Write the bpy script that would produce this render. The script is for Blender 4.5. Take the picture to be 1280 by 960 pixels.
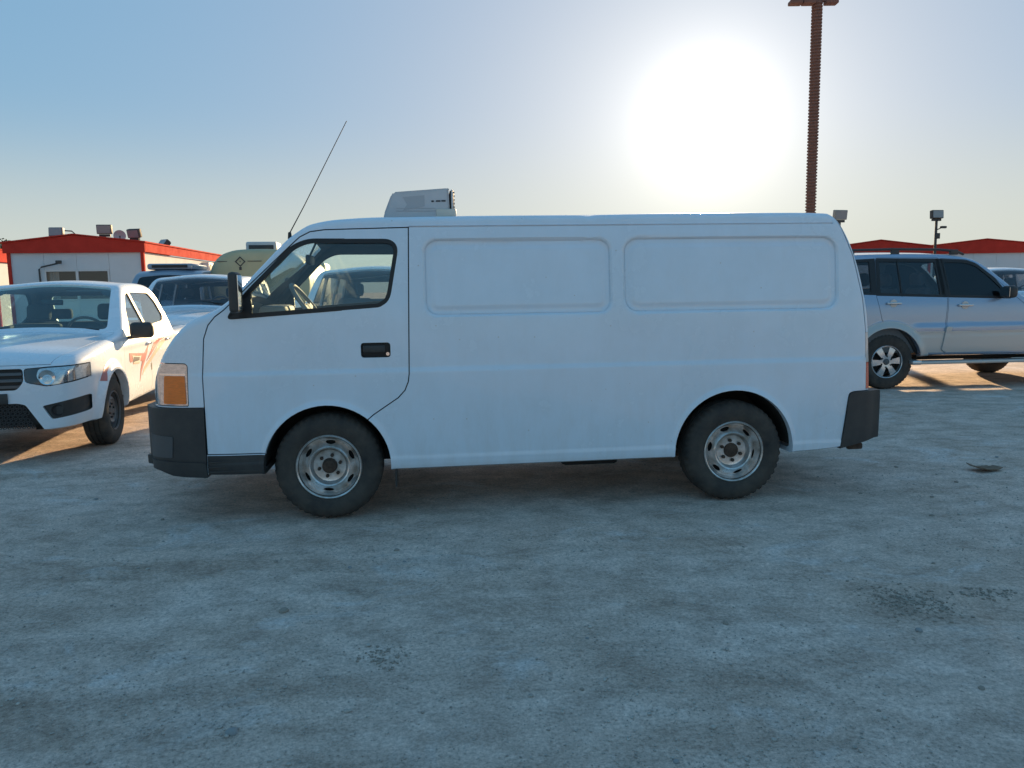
import bpy, bmesh, math, random
import numpy as np
from mathutils import Vector, Matrix, noise
random.seed(7)
R = math.radians
for o in list(bpy.data.objects): bpy.data.objects.remove(o)
S = bpy.context.scene
C = S.collection
# ------------------------------------------------------------------ camera, sky, sun, exposure
CAM_H, F_PX, PITCH, ROLL = 1.4525, 962.57, 0.1211, 0.0141
cd = bpy.data.cameras.new('camera'); cam = bpy.data.objects.new('camera', cd); C.objects.link(cam)
cd.sensor_width = 36; cd.lens = F_PX * 36 / 1280; cd.clip_end = 6000; cd.clip_start = 0.05
_x, _u, _f = Vector((1, 0, 0)), Vector((0, math.sin(PITCH), math.cos(PITCH))), Vector((0, math.cos(PITCH), -math.sin(PITCH)))
_c, _s = math.cos(ROLL), math.sin(ROLL)
_x, _u = _c * _x - _s * _u, _s * _x + _c * _u
M = Matrix((_x, _u, -_f)).transposed().to_4x4(); M.translation = (0, 0, CAM_H)
cam.matrix_world = M
S.camera = cam
S.render.resolution_x, S.render.resolution_y = 1024, 768
SUN_EL, SUN_AZ = R(11.46), R(14.08)
sun_dir = Vector((math.sin(SUN_AZ) * math.cos(SUN_EL), math.cos(SUN_AZ) * math.cos(SUN_EL), math.sin(SUN_EL)))
W_ = bpy.data.worlds.new('World'); S.world = W_; W_.use_nodes = True
nt = W_.node_tree; nt.nodes.clear()
def N(t, **k):
    n = nt.nodes.new(t)
    for a, b in k.items(): setattr(n, a, b)
    return n
sky = N('ShaderNodeTexSky', sky_type='NISHITA', sun_disc=False, sun_elevation=SUN_EL, sun_rotation=SUN_AZ,
        altitude=0, air_density=1.0, dust_density=0.8, ozone_density=6.0)
bg = N('ShaderNodeBackground'); bg.inputs[1].default_value = 0.10
out = N('ShaderNodeOutputWorld')
# dust-laden air scatters forward: an aureole round the sun, a function of the angle to the sun only
tc = N('ShaderNodeTexCoord')
dt = N('ShaderNodeVectorMath', operation='DOT_PRODUCT'); dt.inputs[1].default_value = sun_dir
nrm = N('ShaderNodeVectorMath', operation='NORMALIZE')
nt.links.new(tc.outputs['Generated'], nrm.inputs[0]); nt.links.new(nrm.outputs[0], dt.inputs[0])
ac = N('ShaderNodeMath', operation='ARCCOSINE'); ac.use_clamp = False
mn = N('ShaderNodeMath', operation='MINIMUM'); mn.inputs[1].default_value = 0.999999
nt.links.new(dt.outputs['Value'], mn.inputs[0]); nt.links.new(mn.outputs[0], ac.inputs[0])
def gauss(width, amp):
    d = N('ShaderNodeMath', operation='DIVIDE'); d.inputs[1].default_value = width
    nt.links.new(ac.outputs[0], d.inputs[0])
    p = N('ShaderNodeMath', operation='POWER'); p.inputs[1].default_value = 2; nt.links.new(d.outputs[0], p.inputs[0])
    a = N('ShaderNodeMath', operation='ADD'); a.inputs[1].default_value = 1; nt.links.new(p.outputs[0], a.inputs[0])
    q = N('ShaderNodeMath', operation='POWER'); q.inputs[1].default_value = 3; nt.links.new(a.outputs[0], q.inputs[0])
    m = N('ShaderNodeMath', operation='DIVIDE'); m.inputs[0].default_value = amp; nt.links.new(q.outputs[0], m.inputs[1])
    return m
def lobe(width, amp, p_):
    m = gauss(width, amp); m.inputs[1].links[0].from_node.inputs[1].default_value = p_; return m
g_a, g_b = lobe(R(2.9), 0.45, 2), lobe(R(12.0), 0.065, 2)
g1 = N('ShaderNodeMath', operation='ADD'); nt.links.new(g_a.outputs[0], g1.inputs[0]); nt.links.new(g_b.outputs[0], g1.inputs[1])
bg2 = N('ShaderNodeBackground'); bg2.inputs[0].default_value = (1.0, 0.93, 0.80, 1)
nt.links.new(g1.outputs[0], bg2.inputs[1])
ad = N('ShaderNodeAddShader')
gmn = N('ShaderNodeGamma'); gmn.inputs[1].default_value = 0.12      # hazy desert air evens the sky out
hsv = N('ShaderNodeHueSaturation'); hsv.inputs['Saturation'].default_value = 3.5; hsv.inputs['Hue'].default_value = 0.504
nt.links.new(sky.outputs[0], gmn.inputs[0]); nt.links.new(gmn.outputs[0], hsv.inputs['Color']); 
sep = N('ShaderNodeSeparateXYZ'); nt.links.new(nrm.outputs[0], sep.inputs[0])
hz = N('ShaderNodeMapRange'); hz.inputs['From Min'].default_value = 0.0; hz.inputs['From Max'].default_value = 0.24; hz.inputs['To Min'].default_value = 0.85; hz.inputs['To Max'].default_value = 0.0
hz.interpolation_type = 'SMOOTHERSTEP'; nt.links.new(sep.outputs[2], hz.inputs[0])     # dust haze lying along the whole horizon
hm_ = N('ShaderNodeMix', data_type='RGBA'); hm_.inputs[7].default_value = (1.20, 1.26, 1.12, 1)
nt.links.new(hz.outputs[0], hm_.inputs[0]); nt.links.new(hsv.outputs[0], hm_.inputs[6]); nt.links.new(hm_.outputs[2], bg.inputs[0])
nt.links.new(bg.outputs[0], ad.inputs[0]); nt.links.new(bg2.outputs[0], ad.inputs[1])
nt.links.new(ad.outputs[0], out.inputs[0])
sl = bpy.data.lights.new('sun', 'SUN'); sl.energy = 2.1; sl.angle = R(0.6); sl.color = (1.0, 0.70, 0.38)
so = bpy.data.objects.new('sun', sl); C.objects.link(so)
so.rotation_euler = (-sun_dir).to_track_quat('-Z', 'Y').to_euler()
S.view_settings.view_transform = 'Standard'; S.view_settings.look = 'None'
S.view_settings.exposure = 2.42; S.view_settings.gamma = 1.0; S.view_settings.use_curve_mapping = False

# ------------------------------------------------------------------ materials
MATS = {}
def mat(name, col, rough=0.5, metal=0.0, var=0.0, vscale=4.0, bump=0.0, bscale=60.0, coat=0.0, emis=None, stretch=(1, 1, 1), col2=None, spec=0.5):
    if name in MATS: return MATS[name]
    m = bpy.data.materials.new(name); m.use_nodes = True
    t = m.node_tree; b = t.nodes['Principled BSDF']
    b.inputs['Base Color'].default_value = (*col, 1); b.inputs['Roughness'].default_value = rough
    b.inputs['Metallic'].default_value = metal; b.inputs['Coat Weight'].default_value = coat
    b.inputs['Coat Roughness'].default_value = 0.06; b.inputs['Specular IOR Level'].default_value = spec
    if emis: b.inputs['Emission Color'].default_value = (*emis[0], 1); b.inputs['Emission Strength'].default_value = emis[1]
    if var or bump:
        co = t.nodes.new('ShaderNodeTexCoord'); mp = t.nodes.new('ShaderNodeMapping'); mp.inputs['Scale'].default_value = stretch
        t.links.new(co.outputs['Object'], mp.inputs[0])
    if var:
        n = t.nodes.new('ShaderNodeTexNoise'); n.inputs['Scale'].default_value = vscale; n.inputs['Detail'].default_value = 8; n.inputs['Roughness'].default_value = 0.65
        t.links.new(mp.outputs[0], n.inputs['Vector'])
        r = t.nodes.new('ShaderNodeValToRGB'); r.color_ramp.elements[0].position = 0.3; r.color_ramp.elements[1].position = 0.72
        c2 = col2 if col2 else tuple(c * (1 - var) for c in col)
        r.color_ramp.elements[0].color = (*c2, 1); r.color_ramp.elements[1].color = (*col, 1)
        t.links.new(n.outputs['Fac'], r.inputs[0]); t.links.new(r.outputs[0], b.inputs['Base Color'])
        mr = t.nodes.new('ShaderNodeMapRange'); mr.inputs['To Min'].default_value = min(1, rough * 1.35); mr.inputs['To Max'].default_value = rough * 0.85
        t.links.new(n.outputs['Fac'], mr.inputs[0]); t.links.new(mr.outputs[0], b.inputs['Roughness'])
    if bump:
        n2 = t.nodes.new('ShaderNodeTexNoise'); n2.inputs['Scale'].default_value = bscale; n2.inputs['Detail'].default_value = 5
        t.links.new(mp.outputs[0], n2.inputs['Vector'])
        bp = t.nodes.new('ShaderNodeBump'); bp.inputs['Strength'].default_value = bump; bp.inputs['Distance'].default_value = 0.01
        t.links.new(n2.outputs['Fac'], bp.inputs['Height']); t.links.new(bp.outputs[0], b.inputs['Normal'])
    MATS[name] = m
    return m
def glass(name, tint, ior=1.5):
    if name in MATS: return MATS[name]
    m = bpy.data.materials.new(name); m.use_nodes = True; t = m.node_tree; t.nodes.clear()
    o = t.nodes.new('ShaderNodeOutputMaterial'); tr = t.nodes.new('ShaderNodeBsdfTransparent'); gl = t.nodes.new('ShaderNodeBsdfGlossy')
    tr.inputs[0].default_value = (*tint, 1); gl.inputs['Roughness'].default_value = 0.02; gl.inputs[0].default_value = (0.9, 0.95, 1, 1)
    fr = t.nodes.new('ShaderNodeFresnel'); fr.inputs[0].default_value = ior; mx = t.nodes.new('ShaderNodeMixShader')
    ge = t.nodes.new('ShaderNodeNewGeometry'); mp = t.nodes.new('ShaderNodeMapRange'); mp.inputs['To Min'].default_value = ior; mp.inputs['To Max'].default_value = 1 / ior
    t.links.new(ge.outputs['Backfacing'], mp.inputs[0]); t.links.new(mp.outputs[0], fr.inputs[0])
    t.links.new(fr.outputs[0], mx.inputs[0]); t.links.new(tr.outputs[0], mx.inputs[1]); t.links.new(gl.outputs[0], mx.inputs[2]); t.links.new(mx.outputs[0], o.inputs[0])
    MATS[name] = m
    return m
white = mat('van_white_paint', (0.73, 0.82, 0.91), 0.24, var=0.07, vscale=2.2, coat=0.35, bump=0.02, bscale=3, col2=(0.67, 0.755, 0.83))
def road_dust(m, zlo, zhi, amt):
    t = m.node_tree; b = t.nodes['Principled BSDF']; src = b.inputs['Base Color'].links[0].from_socket
    co = t.nodes.new('ShaderNodeTexCoord'); sp = t.nodes.new('ShaderNodeSeparateXYZ'); t.links.new(co.outputs['Object'], sp.inputs[0])
    mr = t.nodes.new('ShaderNodeMapRange'); mr.inputs['From Min'].default_value = zlo; mr.inputs['From Max'].default_value = zhi; mr.inputs['To Min'].default_value = 1; mr.inputs['To Max'].default_value = 0.28
    t.links.new(sp.outputs[2], mr.inputs[0])
    mp = t.nodes.new('ShaderNodeMapping'); mp.inputs['Scale'].default_value = (5, 5, 1.3); t.links.new(co.outputs['Object'], mp.inputs[0])
    n = t.nodes.new('ShaderNodeTexNoise'); n.inputs['Scale'].default_value = 2.4; n.inputs['Detail'].default_value = 10; n.inputs['Roughness'].default_value = .72; t.links.new(mp.outputs[0], n.inputs['Vector'])
    rp = t.nodes.new('ShaderNodeMapRange'); rp.inputs['From Min'].default_value = .42; rp.inputs['From Max'].default_value = .72; t.links.new(n.outputs['Fac'], rp.inputs[0])
    mu = t.nodes.new('ShaderNodeMath'); mu.operation = 'MULTIPLY'; t.links.new(mr.outputs[0], mu.inputs[0]); t.links.new(rp.outputs[0], mu.inputs[1])
    m2 = t.nodes.new('ShaderNodeMath'); m2.operation = 'MULTIPLY'; m2.inputs[1].default_value = amt; t.links.new(mu.outputs[0], m2.inputs[0])
    vo = t.nodes.new('ShaderNodeTexVoronoi'); vo.inputs['Scale'].default_value = 7.5; t.links.new(co.outputs['Object'], vo.inputs['Vector'])   # stone chips
    vr = t.nodes.new('ShaderNodeMapRange'); vr.inputs['From Min'].default_value = .022; vr.inputs['From Max'].default_value = .045; vr.inputs['To Min'].default_value = .55; vr.inputs['To Max'].default_value = 0; t.links.new(vo.outputs['Distance'], vr.inputs[0])
    mxm = t.nodes.new('ShaderNodeMath'); mxm.operation = 'MAXIMUM'; t.links.new(m2.outputs[0], mxm.inputs[0]); t.links.new(vr.outputs[0], mxm.inputs[1])
    mx = t.nodes.new('ShaderNodeMix'); mx.data_type = 'RGBA'; mx.inputs[7].default_value = (.47, .41, .34, 1)
    t.links.new(mxm.outputs[0], mx.inputs[0]); t.links.new(src, mx.inputs[6]); t.links.new(mx.outputs[2], b.inputs['Base Color'])
road_dust(white, .32, .90, .22)
white2 = mat('car_white_paint', (0.76, 0.82, 0.88), 0.25, var=0.05, vscale=2, coat=0.4)
silver = mat('silver_paint', (0.33, 0.41, 0.53), 0.24, metal=0.5, coat=0.5)
silver_low = mat('silver_cladding', (0.52, 0.51, 0.49), 0.38, metal=0.3, coat=0.2)
greyblue = mat('grey_blue_paint', (0.22, 0.28, 0.36), 0.3, coat=0.4)
black_pl = mat('black_plastic', (0.026, 0.027, 0.030), 0.5, var=0.35, vscale=9, bump=0.1, bscale=300, col2=(0.055, 0.052, 0.048))
rubber_seal = mat('rubber_seal', (0.012, 0.012, 0.013), 0.5)
tyre_m = mat('tyre_rubber', (0.024, 0.023, 0.023), 0.85, var=0.4, vscale=7, col2=(0.090, 0.074, 0.060), bump=0.2, bscale=120)
dark = mat('underbody_dark', (0.018, 0.016, 0.015), 0.9)
well_m = mat('wheel_well_dusty', (0.05, 0.042, 0.035), 0.95, var=0.5, vscale=8, bump=0.3, bscale=60)
steel_rim = mat('painted_steel_rim', (0.82, 0.83, 0.84), 0.27, metal=0.7, var=0.6, vscale=12, col2=(0.38, 0.31, 0.25))
grey_rim = mat('grey_steel_rim', (0.16, 0.16, 0.165), 0.45, metal=0.4, var=0.3, vscale=12)
alloy = mat('alloy_rim', (0.62, 0.63, 0.65), 0.25, metal=0.7)
rust = mat('rusty_iron', (0.10, 0.062, 0.042), 0.85, var=0.6, vscale=30, bump=0.4, bscale=120)
chrome = mat('chrome', (0.75, 0.76, 0.78), 0.12, metal=1.0)
amber = mat('amber_lens', (1.0, 0.20, 0.01), 0.15, coat=0.8, var=0.25, vscale=30, stretch=(1, 1, 6))
clear_lens = mat('clear_lens', (0.74, 0.76, 0.78), 0.10, metal=0.75, coat=0.8, var=0.45, vscale=26, stretch=(1, 1, 3))
smoke_lens = mat('headlamp_housing', (0.05, 0.055, 0.06), 0.15, coat=0.8)
red_lens = mat('red_lens', (0.42, 0.03, 0.03), 0.15, coat=0.7)
white_lens = mat('white_lens', (0.62, 0.58, 0.55), 0.2, coat=0.7)
cab_plastic = mat('cab_plastic', (0.10, 0.105, 0.11), 0.6)
cab_trim = mat('cab_trim_light', (0.34, 0.33, 0.31), 0.7)
fabric = mat('seat_fabric', (0.09, 0.095, 0.105), 0.9, bump=0.2, bscale=200)
fabric_l = mat('seat_fabric_pale', (0.22, 0.25, 0.29), 0.85, bump=0.2, bscale=200)
gl_clear = glass('clear_glass', (0.92, 0.965, 0.955))
gl_green = glass('green_glass', (0.86, 0.95, 0.93))
gl_dark = glass('tinted_glass', (0.60, 0.59, 0.60))
gl_priv = glass('privacy_glass', (0.20, 0.21, 0.22))
gl_mid = glass('smoked_glass', (0.80, 0.81, 0.82))
red_paint = mat('red_cladding', (0.55, 0.05, 0.035), 0.85, var=0.2, vscale=3, spec=.05)
cabin_white = mat('cabin_white_panel', (0.62, 0.64, 0.66), 0.85, var=0.08, vscale=1.5, spec=.05)
dark_metal = mat('weathered_metal', (0.07, 0.068, 0.066), 0.6, metal=0.2, var=0.3, vscale=8)
ac_white = mat('ac_white', (0.55, 0.56, 0.57), 0.5, var=0.12, vscale=6)
ac_cream = mat('ac_cream', (0.62, 0.58, 0.50), 0.55)
cream = mat('cream_tank_paint', (0.44, 0.42, 0.27), 0.5, var=0.12, vscale=3)
sticker_red = mat('decal_red', (0.50, 0.17, 0.15), 0.35)
sticker_org = mat('decal_orange', (0.70, 0.46, 0.34), 0.35)
print_dark = mat('print_dark', (0.04, 0.04, 0.045), 0.6)
print_grey = mat('print_grey', (0.42, 0.43, 0.44), 0.6)

# ------------------------------------------------------------------ mesh helpers
def link(name, me, parent=None, m=None, smooth=None):
    o = bpy.data.objects.new(name, me); C.objects.link(o)
    if parent: o.parent = parent
    if m and not me.materials: me.materials.append(m)
    if smooth is not None: shade(me, smooth)
    return o
def shade(me, ang=35):
    if ang is None: return
    for p in me.polygons: p.use_smooth = True
    me.set_sharp_from_angle(angle=R(ang))
def mesh(v, f):
    me = bpy.data.meshes.new('m'); me.from_pydata([tuple(map(float, p)) for p in v], [], f); me.update(); return me
def frombm(bm, recalc=True):
    if recalc: bmesh.ops.recalc_face_normals(bm, faces=bm.faces)
    me = bpy.data.meshes.new('m'); bm.to_mesh(me); bm.free(); return me
def empty(name, loc=(0, 0, 0), rz=0, parent=None):
    o = bpy.data.objects.new(name, None); C.objects.link(o); o.location = loc; o.rotation_euler = (0, 0, rz); o.empty_display_size = .2
    if parent: o.parent = parent
    return o
def tag(o, label, cat=None, group=None, kind=None):
    o['label'] = label
    if cat: o['category'] = cat
    if group: o['group'] = group
    if kind: o['kind'] = kind
    return o
def add_box(bm, lo, hi, bev=0.0, seg=2, mtx=None):
    r = bmesh.ops.create_cube(bm, size=1)
    vs = r['verts']
    for v in vs:
        v.co = Vector([lo[i] + (v.co[i] + .5) * (hi[i] - lo[i]) for i in range(3)])
    if bev:
        es = list({e for v in vs for e in v.link_edges})
        rr = bmesh.ops.bevel(bm, geom=es, offset=bev, segments=seg, affect='EDGES', profile=.5)
        vs = list({v for f in rr['faces'] for v in f.verts} | {v for v in vs if v.is_valid})
    if mtx is not None:
        allv = set()
        st = [v for v in vs if v.is_valid]
        while st:
            v = st.pop()
            if v in allv: continue
            allv.add(v); st.extend(e.other_vert(v) for e in v.link_edges)
        for v in allv: v.co = mtx @ v.co
def box(name, lo, hi, m, parent=None, bev=0.01, mtx=None, seg=2):
    bm = bmesh.new(); add_box(bm, lo, hi, bev, seg, mtx); return link(name, frombm(bm), parent, m, 40)
def boxes(name, lst, m, parent=None, bev=0.0):
    bm = bmesh.new()
    for lo, hi in lst: add_box(bm, lo, hi, bev)
    return link(name, frombm(bm), parent, m, 40)
def lathe_mesh(prof, n=48, axis='y', closed=True, mod=None):
    """prof: list of (r, a). Revolved about the axis; closed profile loop."""
    v, f = [], []; k = len(prof)
    for i in range(n):
        t = 2 * math.pi * i / n
        for j, (r, a) in enumerate(prof):
            if mod: r, a = mod(i, j, r, a)
            c, s = r * math.cos(t), r * math.sin(t)
            v.append((c, a, s) if axis == 'y' else (c, s, a))
    m = k if closed else k - 1
    for i in range(n):
        i2 = (i + 1) % n
        for j in range(m):
            j2 = (j + 1) % k
            f.append((i * k + j, i * k + j2, i2 * k + j2, i2 * k + j))
    me = mesh(v, f)
    bm = bmesh.new(); bm.from_mesh(me); bmesh.ops.remove_doubles(bm, verts=bm.verts, dist=1e-5)
    return frombm(bm)
def tube_mesh(pts, rad, n=10, closed=False):
    pts = [Vector(p) for p in pts]; k = len(pts); v, f = [], []
    rads = rad if isinstance(rad, (list, tuple)) else [rad] * k
    up = Vector((0, 0, 1))
    for i, p in enumerate(pts):
        a = pts[(i - 1) % k] if (closed or i > 0) else p; b = pts[(i + 1) % k] if (closed or i < k - 1) else p
        d = (b - a).normalized()
        u = up if abs(d.dot(up)) < .95 else Vector((1, 0, 0))
        s = d.cross(u).normalized(); t = s.cross(d)
        for j in range(n):
            an = 2 * math.pi * j / n; v.append(p + (s * math.cos(an) + t * math.sin(an)) * rads[i])
    for i in range(k if closed else k - 1):
        i2 = (i + 1) % k
        for j in range(n):
            j2 = (j + 1) % n; f.append((i * n + j, i * n + j2, i2 * n + j2, i2 * n + j))
    if not closed: f.append(tuple(range(n))); f.append(tuple(range((k - 1) * n, k * n)))
    me = mesh(v, f); bm = bmesh.new(); bm.from_mesh(me); return frombm(bm)
def tube(name, pts, rad, m, parent=None, n=10, closed=False):
    return link(name, tube_mesh(pts, rad, n, closed), parent, m, 50)
def prism_mesh(poly, a, b, plane='xz'):
    """closed solid: polygon in plane extruded along the remaining axis from a to b"""
    n = len(poly); v = []
    for t in (a, b):
        for p, q in poly:
            v.append({'xz': (p, t, q), 'yz': (t, p, q), 'xy': (p, q, t)}[plane])
    f = [tuple(range(n)), tuple(range(n, 2 * n))] + [(i, (i + 1) % n, n + (i + 1) % n, n + i) for i in range(n)]
    me = mesh(v, f); bm = bmesh.new(); bm.from_mesh(me); bmesh.ops.triangulate(bm, faces=[x for x in bm.faces if len(x.verts) > 4])
    return frombm(bm)
def inset(poly, d):
    n = len(poly); A = sum(poly[i][0] * poly[(i + 1) % n][1] - poly[(i + 1) % n][0] * poly[i][1] for i in range(n))
    sg = 1 if A > 0 else -1; o = []
    for i in range(n):
        p0, p1, p2 = Vector(poly[i - 1]), Vector(poly[i]), Vector(poly[(i + 1) % n])
        a, b = (p1 - p0).normalized(), (p2 - p1).normalized()
        n1, n2 = Vector((-a.y, a.x)) * sg, Vector((-b.y, b.x)) * sg
        m = (n1 + n2)
        if m.length < 1e-6: m = n1
        m.normalize(); k = max(.35, m.dot(n1)); q = p1 + m * (d / k); o.append((q.x, q.y))
    return o
def rounded(poly, rad, seg=5):
    """round the corners of a polygon; rad scalar or list"""
    n = len(poly); o = []
    for i in range(n):
        r = rad[i] if isinstance(rad, (list, tuple)) else rad
        p0, p1, p2 = Vector(poly[i - 1]), Vector(poly[i]), Vector(poly[(i + 1) % n])
        if r <= 0: o.append((p1.x, p1.y)); continue
        a = p1 + (p0 - p1).normalized() * min(r, (p0 - p1).length * .48); b = p1 + (p2 - p1).normalized() * min(r, (p2 - p1).length * .48)
        for k in range(seg + 1):
            t = k / seg; q = a * (1 - t) ** 2 + p1 * 2 * t * (1 - t) + b * t * t; o.append((q.x, q.y))
    return o
def rrect(x0, x1, z0, z1, r, seg=5): return rounded([(x0, z0), (x1, z0), (x1, z1), (x0, z1)], r, seg)
def boolean(a, b, op, solver='MANIFOLD'):
    """mesh a (op) mesh b -> new mesh"""
    oa, ob = bpy.data.objects.new('ba', a), bpy.data.objects.new('bb', b)
    C.objects.link(oa); C.objects.link(ob)
    md = oa.modifiers.new('b', 'BOOLEAN'); md.object = ob; md.operation = op; md.solver = solver
    dg = bpy.context.evaluated_depsgraph_get()
    me = bpy.data.meshes.new_from_object(oa.evaluated_get(dg))
    bpy.data.objects.remove(oa); bpy.data.objects.remove(ob)
    return me
def pchip(xs, ys):
    xs, ys = np.array(xs, float), np.array(ys, float); h = np.diff(xs); d = np.diff(ys) / h; m = np.zeros(len(xs))
    for i in range(1, len(xs) - 1):
        if d[i - 1] * d[i] > 0:
            w1, w2 = 2 * h[i] + h[i - 1], h[i] + 2 * h[i - 1]; m[i] = (w1 + w2) / (w1 / d[i - 1] + w2 / d[i])
    m[0], m[-1] = d[0], d[-1]
    def f(x):
        x = np.clip(x, xs[0], xs[-1]); i = np.clip(np.searchsorted(xs, x) - 1, 0, len(h) - 1); t = (x - xs[i]) / h[i]
        return ((1 + 2 * t) * (1 - t) ** 2 * ys[i] + t * (1 - t) ** 2 * h[i] * m[i] + t * t * (3 - 2 * t) * ys[i + 1] + t * t * (t - 1) * h[i] * m[i + 1])
    return f
def sstep(a, b, x):
    t = np.clip((x - a) / (b - a), 0, 1); return t * t * (3 - 2 * t)

def jamb(b, poly, a_, b_, parent, w=.03, d0=.012, d1=.029):
    """dark rebate behind a shut line"""
    sh = boolean(b.loft(d0, 100, 36, feat=False), b.loft(d1, 100, 36, feat=False), 'DIFFERENCE')
    me = boolean(sh, prism_mesh(inset(poly, -w), a_, b_), 'INTERSECT'); me = boolean(me, prism_mesh(inset(poly, w), a_, b_), 'DIFFERENCE')
    me.materials.clear(); o = link('door_jamb', me, parent, rubber_seal); return o
def lining(b, x0, x1, cuts, parent, d0=.031, d1=.036):
    me = boolean(b.loft(d0, 100, 36, feat=False), b.loft(d1, 100, 36, feat=False), 'DIFFERENCE')
    me = boolean(me, prism_mesh([(x0, .3), (x1, .3), (x1, 3), (x0, 3)], -2, 2), 'INTERSECT')
    for c in cuts: me = boolean(me, c, 'DIFFERENCE')
    me.materials.clear(); return link('cab_lining', me, parent, cab_plastic)
class Body:
    """A vehicle body as a closed skin: top line zt(x), bottom zb(x), side profile s(z), plan g(x). x runs front to rear."""
    def __init__(s, top, bot, side, plan, r=0.07, crown=0.05, feat=None, rfun=None):
        s.zt = pchip(*zip(*top)); s.zb = pchip(*zip(*bot)); s.sd = pchip(*zip(*side)); s.pl = pchip(*zip(*plan))
        s.x0, s.x1 = top[0][0], top[-1][0]; s.r = r; s.crown = crown; s.feat = feat; s.rfun = rfun
    def W(s, x, z, feat=True):
        w = s.sd(z) * s.pl(x)
        if feat and s.feat: w = w + s.feat(x, z)
        return w
    def loft(s, off=0.0, nx=120, nz=40, feat=True, na=7, nr=9):
        u = np.linspace(0, 1, nx); u = u + 0.10 * np.sin(2 * np.pi * u) / (-2 * np.pi) * 4 * .5
        xs = s.x0 + off + (s.x1 - s.x0 - 2 * off) * u
        V = []; 
        for x in xs:
            a = abs(off); zs = [float(s.zt(x - a)), float(s.zt(x + a)), float(s.zt(x))]
            zt = (min(zs[0], zs[1], zs[2] - off) if off >= 0 else max(zs[0], zs[1], zs[2] - off)); zb = float(s.zb(x)) + off
            r = (s.rfun(x) if s.rfun else s.r) - off * .5; r = max(.01, min(r, (zt - zb) * .3))
            zz = zb + (zt - r - zb) * np.linspace(0, 1, nz)
            w = s.W(np.full(nz, x), zz, feat) - off
            wt = max(.05, w[-1]); rr = min(r, wt * .5)
            half = [(wb, zb) for wb in (0.0, w[0] * .6, w[0] - .03)] + list(zip(w, zz))
            half[3] = (w[0], zb + .012)
            for k in range(1, na + 1):
                t = math.pi / 2 * k / na; half.append((wt - rr + rr * math.cos(t), zt - r + r * math.sin(t)))
            yr = wt - rr
            for k in range(1, nr + 1):
                y = yr * (1 - k / nr); half.append((y, zt + s.crown * (1 - (y / yr) ** 2) ** 1.5))
            ring = [(x, -y, z) for y, z in half] + [(x, y, z) for y, z in half[-2:0:-1]]
            V.append(ring)
        m = len(V[0]); v = [p for rg in V for p in rg]; f = []
        for i in range(len(V) - 1):
            for j in range(m):
                j2 = (j + 1) % m; f.append((i * m + j, i * m + j2, (i + 1) * m + j2, (i + 1) * m + j))
        H = len(half)                                    # caps as strips of quads between left and right halves
        for base, fl in ((0, 0), ((len(V) - 1) * m, 1)):
            for j in range(H - 1):
                a, b = base + j, base + j + 1
                c, d = base + (m - j - 1 if j + 1 < H - 0 else 0), base + (m - j) % m
                c = base + (m - (j + 1)) % m if j + 1 < H - 1 else base + j + 1
                q = [a, b, c, d]; q2 = []
                for t in q:
                    if t not in q2: q2.append(t)
                if len(q2) >= 3: f.append(tuple(q2))
        me = mesh(v, f); bm = bmesh.new(); bm.from_mesh(me); bmesh.ops.remove_doubles(bm, verts=bm.verts, dist=1e-6)
        return frombm(bm)
def both(poly, y0=.2, y1=1.6):
    """the same side outline as two solids, left and right"""
    return prism_mesh(poly, -y1, -y0), prism_mesh(poly, y0, y1)

# ------------------------------------------------------------------ ground
def axis_list(a, b, step, lo, hi):
    xs = list(np.arange(a, b, step)); st = step
    while xs[-1] < hi: st *= 1.22; xs.append(xs[-1] + st)
    st = step; pre = [xs[0]]
    while pre[-1] > lo: st *= 1.22; pre.append(pre[-1] - st)
    return np.array(pre[:0:-1] + xs)
gx, gy = axis_list(-7, 8, .05, -1500, 1500), axis_list(1.2, 12.5, .045, -300, 2500)
def ground_z(x, y):
    d = math.hypot(x, y - 6); k = 1 / (1 + (d / 40) ** 2)
    h = .012 * noise.noise((x * .5, y * .6, 0)) + .006 * noise.noise((x * 2.0, y * 2.3, 3)) + .0045 * noise.noise((x * 6, y * 6.5, 7))
    rut = noise.noise((x * .3 + 4, y * 1.5, 11)); h += .004 * (1 - abs(rut) * 2) * (rut > -.3)
    return h * k - .010
vv = [(x, y, ground_z(x, y)) for y in gy for x in gx]
nxg = len(gx); ff = [(j * nxg + i, j * nxg + i + 1, (j + 1) * nxg + i + 1, (j + 1) * nxg + i) for j in range(len(gy) - 1) for i in range(nxg - 1)]
gm = bpy.data.materials.new('sandy_ground'); gm.use_nodes = True; t = gm.node_tree; b = t.nodes['Principled BSDF']
b.inputs['Roughness'].default_value = 0.95; b.inputs['Specular IOR Level'].default_value = 0.15
tco = t.nodes.new('ShaderNodeTexCoord')
def tn(scale, detail, st, rough=.6, dist=0.0):
    mp = t.nodes.new('ShaderNodeMapping'); mp.inputs['Scale'].default_value = st; mp.inputs['Rotation'].default_value = (0, 0, R(-7))
    n = t.nodes.new('ShaderNodeTexNoise'); n.inputs['Scale'].default_value = scale; n.inputs['Detail'].default_value = detail; n.inputs['Roughness'].default_value = rough
    n.inputs['Distortion'].default_value = dist
    t.links.new(tco.outputs['Object'], mp.inputs[0]); t.links.new(mp.outputs[0], n.inputs['Vector']); return n
def ramp(n, p0, c0, p1, c1):
    r = t.nodes.new('ShaderNodeValToRGB'); e = r.color_ramp.elements; e[0].position, e[1].position = p0, p1; e[0].color, e[1].color = (*c0, 1), (*c1, 1)
    t.links.new(n.outputs['Fac'], r.inputs[0]); return r
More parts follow.
